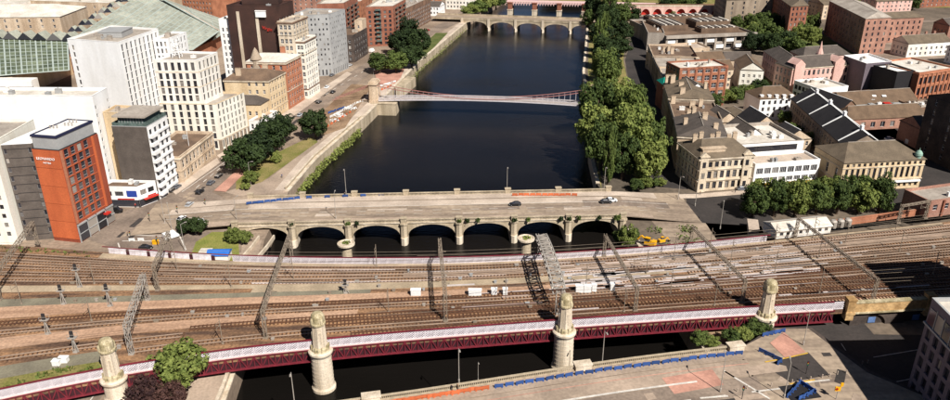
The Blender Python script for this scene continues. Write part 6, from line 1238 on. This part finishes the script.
cars = [((-103.5,207.4),SD-1.4,'black','car','black car standing at the lower left of the junction'),((-99.7,229.0),SD-.4,'white','car','white car alone in the middle of the junction'),((-98.3,215.2),SD-.6,'white','van','white van beside the road island below the junction'),((-91.9,224.2),SD-.9,'white','van','white van next to the two dark round trees'),((-101.5,240.7),SD,'silver','car','silver car entering the junction from the riverside street'),((-101.9,252.6),SD,'black','car','black car queueing nearest the junction on the riverside street'),((-100.0,268.6),SD,'black','car','black car further up the queue beside the first dark tree'),((-100.7,261.4),SD,'grey','car','grey car between two black cars on the riverside street'),((-125.5,234.7),.3,'black','van','black van parked beside the orange hotel'),((-113.0,254.5),SD,'black','car','black car parked on the forecourt below the apartment block'),((-112.2,257.4),SD,'grey','car','grey car parked on the forecourt below the apartment block'),((-81.0,372.4),SD-.05,'black','car','black car on the street below the red sandstone building'),((-77.2,391.9),SD-.05,'black','car','black car on the street level with the footbridge tower'),((-82.3,402.3),SD-.05,'white','car','white car on the street below the brown tower'),((-84.4,429.6),SD-.1,'grey','car','grey car at the foot of the grey panelled block'),((-77.7,454.9),SD-.1,'silver','car','silver car past the grey panelled block'),((-69.2,495.3),SD-.15,'white','van','white van in front of the orange flats'),((-35.9,569.8),SD-.25,'red','car','red car near the far end of the street'),((-85.9,349.5),SD,'silver','car','silver car behind the tree beside the earth patch'),((-63.7,518.0),SD-.15,'white','car','white car parked at the orange flats entrance')]
for p, rz, c, kd, lb in cars: car(p, rz, c, lb, kd)
car((14.0,236.7), JR+math.pi, 'black', 'black car in the middle of the arched bridge', z=8.03); car((48.2,240.2), JR, 'white', 'white car at the right end of the arched bridge', z=8.03); car((46.2,238.8), JR, 'black', 'dark car partly hidden beside the white car on the bridge', z=8.03)
rc = [((99.9,255.5),.1,'grey','car','grey car at the kerb before the ornate corner building'),((140.8,276.2),1.0,'white','car','white car parked between the white office and hipped hall'),((136.2,274.0),1.0,'blue','van','blue van parked beside the white office'),((186.4,309.1),.2,'black','car','dark car in the shaded yard by the brown roofed range'),((191.4,307.7),.2,'white','van','white van in the shaded yard by the brown roofed range'),((184.5,313.1),.2,'white','car','white car in the shaded yard below the long black roof'),((225.6,381.9),.3,'white','van','white van below the orange brick factory'),((222.9,383.9),.3,'white','van','white van second from the left below the factory'),((219.7,385.8),.3,'silver','van','silver van leftmost below the factory'),((236.7,368.7),.5,'black','car','black car right of the orange brick factory'),((237.2,363.2),.5,'silver','car','silver car at the right edge below the factory'),((266.7,465.8),.5,'white','car','white car in the upper right car park'),((267.2,454.9),.5,'red','car','red car in the upper right car park'),((278.2,460.3),.5,'grey','car','grey car in the upper right car park'),((199.3,508.1),2.2,'silver','car','silver car right of the court house'),((199.4,495.3),2.2,'black','car','black car right of the court house'),((199.2,521.5),2.2,'white','car','white car right of the court house'),((150.5,262.4),.1,'black','car','black car before the awning of the hipped hall'),((159.5,261.4),.1,'red','car','red car before the hipped hall'),((163.6,260.4),.1,'white','car','white car at the right corner of the hipped hall')]
rc += [(( 92.5,140),1.5,'grey','car','grey car in the deep shade right of the junction')]
for p, rz, c, kd, lb in rc: car(p, rz, c, lb, kd)

# ------------------------------------------------------------------ street furniture
def lamp_meshes():
    b = MB(); b.lathe([(.16,0),(.16,.9),(.09,1.0),(.06,9.2)], 8); b.tube((0,0,9.15),(1.3,0,9.55),.05,.05,6); p = b.mesh('post',['steel_galv'])
    h = MB(); h.box(1.1,-.16,9.48,1.95,.16,9.62); h.box(1.2,-.12,9.44,1.85,.12,9.48,1); return p, h.mesh('lamp_head',['steel_galv','lamp_glass'])
LPM, LHM = lamp_meshes()
def lamp(p, z, rz, label, s=1.0):
    root = thing('street_lamp', label, 'street lamp', (p[0],p[1],z), rz, 'street lamps'); inst('post', LPM, root, sc=(s*1.25,s*1.25,s)); inst('lamp_head', LHM, root, sc=(s,s,s))
for p, z, rz, lb in (((-46.9,247.9),8.1,-1.5,'street lamp on the far side of the arched bridge, leftmost'),((-46.7,225.5),8.1,1.5,'street lamp on the near side of the arched bridge'),((11.7,249.8),8.1,-1.5,'street lamp on the far side of the arched bridge, middle'),((47.2,249.8),8.1,-1.5,'street lamp on the far side of the arched bridge before the trees'),((-80.0,225.2),6.5,1.0,'street lamp at the left end of the arched bridge'),((-104.6,225.8),6,.6,'street lamp at the upper left of the junction'),((-90.8,206.1),6,.6,'street lamp by the curb of the small lawn'),((-100.2,220.4),6,2,'street lamp in the middle of the junction'),((-56.7,406.6),6,-1,'street lamp beside the left footbridge tower'),((-85.2,260.4),6,0,'street lamp on the grass under the dark trees'),((81.5,221.9),6,1.2,'street lamp in the shaded yard left of the tree row'),((78.3,240.7),6,1.2,'street lamp on the corner right of the arched bridge'),((73.6,246.1),6,-1.2,'street lamp on the cross street by the bridge end'),((-3.6,136.1),9.1,-1.4,'twin headed street lamp on the foreground bridge, left'),((0.7,136.8),9.1,-1.4,'short street lamp on the foreground bridge beside the twin headed one'),((29.6,142.8),9.1,-1.4,'street lamp at the blue barriers on the foreground bridge'),((67.4,130.8),9.1,1.4,'street lamp standing on the foreground junction'),((54.1,132.9),9.1,1.4,'street lamp beside the pink crossing'),((79.7,150.8),9.1,2.4,'street lamp at the edge of the deep shade'),((-38.5,127.5),9.1,-1.4,'street lamp head rising over the water at the bottom edge')):
    lamp(p, z, rz, lb, .55 if 'short' in lb else 1.0)
def traffic_signal(p, z, rz, label):
    root = thing('traffic_signal', label, 'traffic signal', (p[0],p[1],z), rz, 'traffic signals'); b = MB(); b.tube((0,0,0),(0,0,3.4),.08,.08,8); b.build('post', 'trim_dark', root); b = MB(); b.box(-.2,-.15,2.4,.2,.15,3.5); b.build('signal_box', 'trim_dark', root)
    for k, m in enumerate(('tail_red','line_yellow','teal')): b = MB(); b.tube((0,-.16,3.3-k*.33),(0,-.24,3.3-k*.33),.11,.11,8); b.build('lens', m, root)
for p, lb in (((-110.6,213.0),'traffic signal at the lower left crossing'),((-100.6,209.5),'traffic signal beside the yellow box at the crossing'),((-96.3,224.2),'traffic signal on the road island'),((-95.2,239.0),'traffic signal at the bridge mouth'),((-102.9,233.1),'traffic signal above the middle white car'),((-110.3,227.4),'traffic signal at the hotel corner')): traffic_signal(p, 6.05, .5, lb)
for p, lb in (((58.1,130.5),'traffic signal at the bottom of the foreground junction'),((75.7,139.4),'traffic signal on the shade line of the junction')): traffic_signal(p, 9, -.5, lb)
def barrier_mesh(m):
    b = MB(); b.box(-.96,-.05,.3,.96,.05,.88); b.box(-.98,-.08,.84,.98,.08,.95); b.box(-.85,-.28,0,-.6,.28,.14); b.box(.6,-.28,0,.85,.28,.14); b.box(-1.02,-.07,.12,1.02,.07,.24); return b.mesh('crowd_barrier',[m])
BO, BB, BW = barrier_mesh('barrier_orange'), barrier_mesh('barrier_blue'), barrier_mesh('barrier_white')
def run(me, pts, z, label, cat, group, step=2.15, jit=.12):
    for a, c in zip(pts, pts[1:]):
        a, c = Vector(a), Vector(c); L = (c-a).length; n = max(1, round(L/step)); rz = math.atan2((c-a).y, (c-a).x)
        for k in range(n): p = a+(c-a)*((k+.5)/n); tag(inst('crowd_barrier', me, None, (p.x+R(-.1,.1), p.y+R(-.15,.15), z), rz+R(-jit,jit)), label, cat, group)
run(BO, [(13.3,245.1), (36.8,245.1)], 8.15, 'orange plastic barrier in the row along the far footway of the arched bridge', 'barrier', 'orange barriers on the arched bridge')
run(BB, [(-80.2,237.1), (-62.5,242.4)], 8.15, 'blue plastic barrier in the row at the left end of the arched bridge', 'barrier', 'blue barriers on the arched bridge')
run(BB, [(-62.5,242.4), (-30.7,245.6)], 8.15, 'blue barrier in the thin row before the far parapet, left half of the arched bridge', 'barrier', 'far blue barriers on the arched bridge', 6.5)
gp = lambda d: [(x, gfun(x)-d) for x in np.arange(-18, 4, 2.6)]; run(BO, gp(2.2), GZ+.13, 'orange plastic barrier in the row on the foreground bridge', 'barrier', 'orange barriers on the foreground bridge', 1.3)
gq = [(x, gfun(x)-2.4) for x in np.arange(4.2, 66, 2.3)]; run(BB, gq, GZ+.13, 'blue plastic barrier in the long row on the foreground bridge', 'barrier', 'blue barriers on the foreground bridge'); pass
run(BB, [(67.9,148.3), (72.0,143.9), (70.1,142.8)], 9.1, 'blue barrier turning the corner at the end of the long row', 'barrier', 'blue barriers at the corner'); run(BB, [(71.3,154.7), (77.2,156.4)], 9.1, 'blue barrier beside the right bank railway pier', 'barrier', 'blue barriers by the pier', 1.2)
run(BB, [(68.1,130.8), (72.9,135.7), (74.7,132.6), (70.6,130.2)], 9.1, 'blue barrier round the pit at the bottom of the junction', 'barrier', 'blue barriers round the pit', 1.3)
run(BO, [(-69.6,330.4), (-61.4,356.2)], 6.1, 'orange barrier on the earth patch by the footbridge', 'barrier', 'orange barriers on the earth patch', 4); run(BW, [(-70.6,346.2), (-61.5,370.5), (-54.7,381.9)], 6.1, 'white barrier around the works below the footbridge tower', 'barrier', 'white barriers on the earth patch', 2.2, .6); run(BB, [(-72.8,352.8), (-66.0,363.2)], 6.1, 'blue barrier around the works below the footbridge tower', 'barrier', 'blue barriers on the earth patch', 2.2, .6)
run(BO, [(-53.0,393.9), (-46.6,406.6)], 6.1, 'orange barrier beside the left footbridge tower', 'barrier', 'orange barriers by the tower', 3); run(BW, [(-55.1,402.3), (-45.2,415.5)], 6.1, 'white barrier behind the left footbridge tower', 'barrier', 'white barriers by the tower', 2.4, .6)
run(BW, [(-106.1,213.0), (-111.6,213.0)], 6.1, 'white railing section at the lower left crossing', 'barrier', 'white railings at the crossing', 2.4)
b = MB(); b.box(-3.6,-2.6,-.02,3.6,2.6,.04); tag(b.build('pit_cover', 'clad_black', None, (*(71.7,132.9), 9.05), .2), 'black cover over the pit inside the blue barriers', 'cover')
bo = MB(); bo.lathe([(.11,0),(.11,.8),(.14,.83),(.14,.93),(.07,.97)], 10); BOL = bo.mesh('bollard',['paving_pale'])
for k, (px, py) in enumerate(((757,384),(766,382),(776,381),(789,379),(797,378),(806,376),(815,375),(702,392),(712,389),(735,387),(831,358),(836,357),(842,356),(848,355),(854,354))): tag(inst('bollard', BOL, None, (*(63.2,135.7),9.0)), 'short white bollard standing on the foreground junction', 'bollard', 'bollards on the junction').location = [*[(71.2,136.1),(73.4,136.8),(75.8,137.2),(78.8,138),(80.7,138.4),(82.8,139.2),(85,139.6),(57.9,133),(60.4,134),(66.1,134.9),(88.5,146),(89.9,146.4),(91.4,146.8),(92.9,147.2),(94.4,147.6)][k], 9.0 if k < 10 else 6.0]
# traffic sign with yellow head, site machines, sheds
root = thing('yellow_signal', 'yellow backed signal post on the foreground junction beside the deep shade', 'traffic signal', (*(78.6,130.5), 9.0)); b = MB(); b.tube((0,0,0),(0,0,3.6),.09,.07,8); b.build('post','steel_galv',root); b = MB(); b.box(-.7,-.12,2.2,.5,.12,3.3); b.box(.3,-.1,3.4,.9,.1,4.3); b.build('board','machine_yellow',root); b = MB(); b.tube((-.35,-.13,2.75),(-.35,-.2,2.75),.3,.3,10); b.build('disc','tail_red',root)
def excavator(p, rz, label, s=1.0):
    root = thing('excavator', label, 'excavator', (p[0],p[1],6.05), rz, 'yellow machines by the bridge')
    for y in (-.9,.9): b = MB(); b.prism([(-1.6,y-.25),(1.6,y-.25),(1.6,y+.25),(-1.6,y+.25)], .05, .75); b.tube((-1.6,y-.25,.4),(-1.6,y+.25,.4),.36,.36,10); b.tube((1.6,y-.25,.4),(1.6,y+.25,.4),.36,.36,10); b.build('crawler_track','tyre',root,(0,0,0))
    b = MB(); b.prism([(-2.1,-1.2),(1.2,-1.2),(1.4,-.9),(1.4,1.2),(-2.1,1.2),(-2.3,.8),(-2.3,-.8)], .8, 1.9); b.box(-2.2,-1.1,1.9,-.8,1.1,2.3); b.build('body','machine_yellow',root)
    b = MB(); b.box(-.3,.1,1.9,1.2,1.15,3.1,1); b.box(-.4,0,3.1,1.3,1.25,3.25,0); b.build('cab',['machine_yellow','glass'],root)
    b = MB(); b.beam((1.1,-.4,1.7),(3.0,-.4,2.9),.4,.5); b.beam((3.0,-.4,2.9),(4.2,-.4,1.2),.35,.42); b.build('boom','machine_yellow',root); b = MB(); b.prism([(3.9,-.9),(4.7,-.9),(4.7,.1),(3.9,.1)], .2, 1.2); b.build('bucket','trim_dark',root); root.scale = (s,s,s)
excavator((55.2,209.5), 2.6, 'yellow excavator on the right bank behind the railway parapet, left of two', .95); excavator((59.8,211.6), .4, 'smaller yellow excavator right of the first behind the railway parapet', .6)
root = thing('blue_tent', 'bright blue roofed shelter on the small lawn by the railway', 'shelter', (*(-78.1,200.7), 6.05), .03); b = MB(); b.box(-3.1,-2.2,0,3.1,2.2,2.2); b.build('sides','render_offwhite',root); b = MB(); b.face([(-3.4,-2.5,2.2),(3.4,-2.5,2.2),(3.4,0,3.3),(-3.4,0,3.3)]); b.face([(3.4,2.5,2.2),(-3.4,2.5,2.2),(-3.4,0,3.3),(3.4,0,3.3)]); b.face([(3.4,-2.5,2.2),(3.4,2.5,2.2),(3.4,0,3.3)]); b.face([(-3.4,2.5,2.2),(-3.4,-2.5,2.2),(-3.4,0,3.3)]); b.build('canopy','tarp_blue',root)
root = thing('white_shed', 'small pale shed left of the blue shelter on the lawn', 'shed', (*(-82.4,200.7), 6.05), .03); b = MB(); b.box(-1.6,-2,0,1.6,2,2.4); b.build('walls','render_offwhite',root); b = MB(); b.box(-1.8,-2.2,2.4,1.8,2.2,2.6); b.build('roof','roof_pale',root); b = MB(); b.box(-.5,-2.06,.1,.5,-2.01,2.0); b.build('door','clad_grey',root)
b = MB(); b.ribbon([(0,0,0),(1.2,9,0),(1.6,16,0)], .5, 1.3); tag(b.build('apron_wall','stone_pale',None,(*(-66.6,198.8),6.0)), 'pale wall along the quay apron beside the blue shelter', 'wall'); b = MB(); b.ribbon([(0,0,0),(1.2,9,0),(1.6,16,0)], .5, 1.1); tag(b.build('apron_wall','stone_pale',None,(*(-71.5,198.8),6.0)), 'pale wall between the small lawn and the quay apron', 'wall')
b = MB(); b.box(-.9,-.5,0,.9,.5,1.1); b.box(-1,-.6,1.1,1,.6,1.25); tag(b.build('grit_bin','machine_yellow',None,(*(-101.8,210.9),6.05)), 'yellow grit bin at the lower left crossing', 'bin')
e = MB(); e.ribbon([(0,0,0),(-.6,12,0),(-2.6,34,0)], .8, 1.2); tag(e.build('quay_parapet','stone_pale',None,(-56.8,126,6.1)), 'white topped quay parapet under the lattice bridge at lower left', 'parapet')
e = MB(); e.box(-4,-1.5,0,4,1.5,2.6); e.box(-4.2,-1.7,2.6,4.2,1.7,2.8); e.box(-3.4,-1.56,.4,-.3,-1.51,2.2); e.box(.3,-1.56,.4,3.4,-1.51,2.2); tag(e.build('site_cabin','paving_pale',None,(*(91.4,219.6),6.0),1.3), 'pale site wall panel in the shaded yard beside the parapet end', 'cabin')
# people
def person_mesh():
    me = bpy.data.meshes.new('person'); V = [(0,0,.95),(0,0,1.2),(0,0,1.42),(0,0,1.52),(0,.01,1.66),(.1,0,.9),(.11,.05,.5),(.11,0,.08),(.11,-.12,.04),(-.1,0,.9),(-.11,-.08,.5),(-.11,.1,.08),(-.11,-.02,.04),(.2,0,1.4),(.25,.05,1.12),(.24,-.05,.88),(-.2,0,1.4),(-.25,-.03,1.12),(-.24,-.1,.88)]
    E = [(0,1),(1,2),(2,3),(3,4),(0,5),(5,6),(6,7),(7,8),(0,9),(9,10),(10,11),(11,12),(2,13),(13,14),(14,15),(2,16),(16,17),(17,18)]; Rr = [.15,.14,.15,.06,.11,.1,.075,.05,.04,.1,.075,.05,.04,.07,.05,.04,.07,.05,.04]
    me.from_pydata(V, E, []); o = bpy.data.objects.new('person_build', me); COL.objects.link(o); md = o.modifiers.new('skin','SKIN')
    for i, r in enumerate(Rr): me.skin_vertices[0].data[i].radius = (r, r*.85)
    me.skin_vertices[0].data[0].use_root = True; o.modifiers.new('sub','SUBSURF').levels = 1
    dg = bpy.context.evaluated_depsgraph_get(); out = bpy.data.meshes.new_from_object(o.evaluated_get(dg)); bpy.data.objects.remove(o); out.name = 'person'
    for p in out.polygons: p.use_smooth = True
    mi = [2 if sum(out.vertices[v].co.z for v in p.vertices)/len(p.vertices) > 1.5 else (0 if sum(out.vertices[v].co.z for v in p.vertices)/len(p.vertices) > .92 else 1) for p in out.polygons]
    return out, mi
PMESH, PMI = person_mesh()
PEOPLE = [((-120.0,239.0),6.14,'red','person in red walking on the pavement outside the corner shop'),((-117.8,246.1),6.14,'dark','person in dark clothes below the apartment block'),((-111.8,263.4),6.14,'dark','person in dark clothes outside the sandstone hall'),((-46.7,244.2),8.15,'dark','person in dark clothes walking on the far footway of the arched bridge'),((-5.1,133.2),9.13,'dark','person in dark clothes at the orange barriers, left of two'),((-3.8,133.6),9.13,'tan','person in tan at the orange barriers, right of two'),((82.9,250.7),6.13,'tan','person in tan crossing toward the ornate corner'),((96.4,252.6),6.13,'dark','person in dark clothes before the white office'),((-75.1,267.6),6.06,'blue','person in blue on the riverside walk beside the quay'),((-113.2,216.6),6.05,'tan','person in tan waiting at the lower left crossing')]
for k, (p, zz, c, lb) in enumerate(PEOPLE):
    me = PMESH.copy(); me.materials.clear()
    for m in ('cloth_'+c, 'cloth_dark', 'skin'): me.materials.append(M(m))
    me.polygons.foreach_set('material_index', PMI); tag(inst('person', me, None, (p[0],p[1],zz), R(0,6)), lb, 'person', 'people on foot')

# repairs and worn patches in the road surfaces
random.seed(31)
def patches(n, fx, z, ms, wl):
    for k in range(n):
        x, y, rz = fx(); w, l = R(.8,2.4), R(*wl); c, s_ = math.cos(rz), math.sin(rz); b = MB()
        b.face([(x+u*c-v*s_, y+u*s_+v*c, z+.002*k/n) for u, v in ((-l/2,-w/2),(l/2,-w/2*R(.8,1)),(l/2,w/2),(-l/2*R(.9,1),w/2))]); struct(b.build('road_patch', random.choice(ms)))
def f_fore(): x = R(-20,62); return x, gfun(x)-R(11.5,24), math.atan2(gfun(x+1)-gfun(x-1),2)
def f_jun(): t = R(0,1); return -116+t*18+R(-4,4), 216+t*45, 1.45+R(-.1,.1)
def f_br(): u = R(-6,128); x, y = jam_xy(u, R(4.4,12.6)); return x, y, JR
def f_st(): t = R(0,1); return -99+t*24+R(-2.5,2.5), 270+t*160, 1.42
patches(16, f_fore, GZ+.022, ['asphalt_dark','asphalt','paving'], (2,9)); patches(14, f_jun, 6.03, ['asphalt_dark','asphalt_bridge','paving'], (2,8)); patches(14, f_br, JZ+.018, ['asphalt','paving','paving_pale'], (3,14)); patches(14, f_st, 6.03, ['asphalt_dark','asphalt_bridge'], (3,12))
patches(10, lambda: (R(66,84), R(128,150), R(0,1.5)), 9.02, ['asphalt_dark','asphalt','paving'], (2,6))

pw = [(-70.9,256),(-67.4,290),(-61.6,318),(-55.6,347)]; o0 = pw[0]; root = thing('promenade_wall', 'low pale stone wall edging the riverside walk on the left quay', 'wall', (*o0, 6.05))
b = MB(); b.ribbon([(x-o0[0], y-o0[1], 0) for x, y in pw], .5, .95); b.build('wall', 'stone_bridge', root); b = MB(); b.ribbon([(x-o0[0], y-o0[1], .95) for x, y in pw], .75, .16); b.build('coping', 'stone_pale', root)
rubble = weeds('rubble_heap', [(*(-66.2,349.5), 3.0, 120, .9), (*(-63.2,361.5), 3.4, 140, 1.0), (*(-67.8,341.3), 2.4, 70, .6)], 'barrier_white', 6.1); tag(rubble, 'scattered white rubble and sheeting on the bare earth left of the footbridge tower', 'rubble')
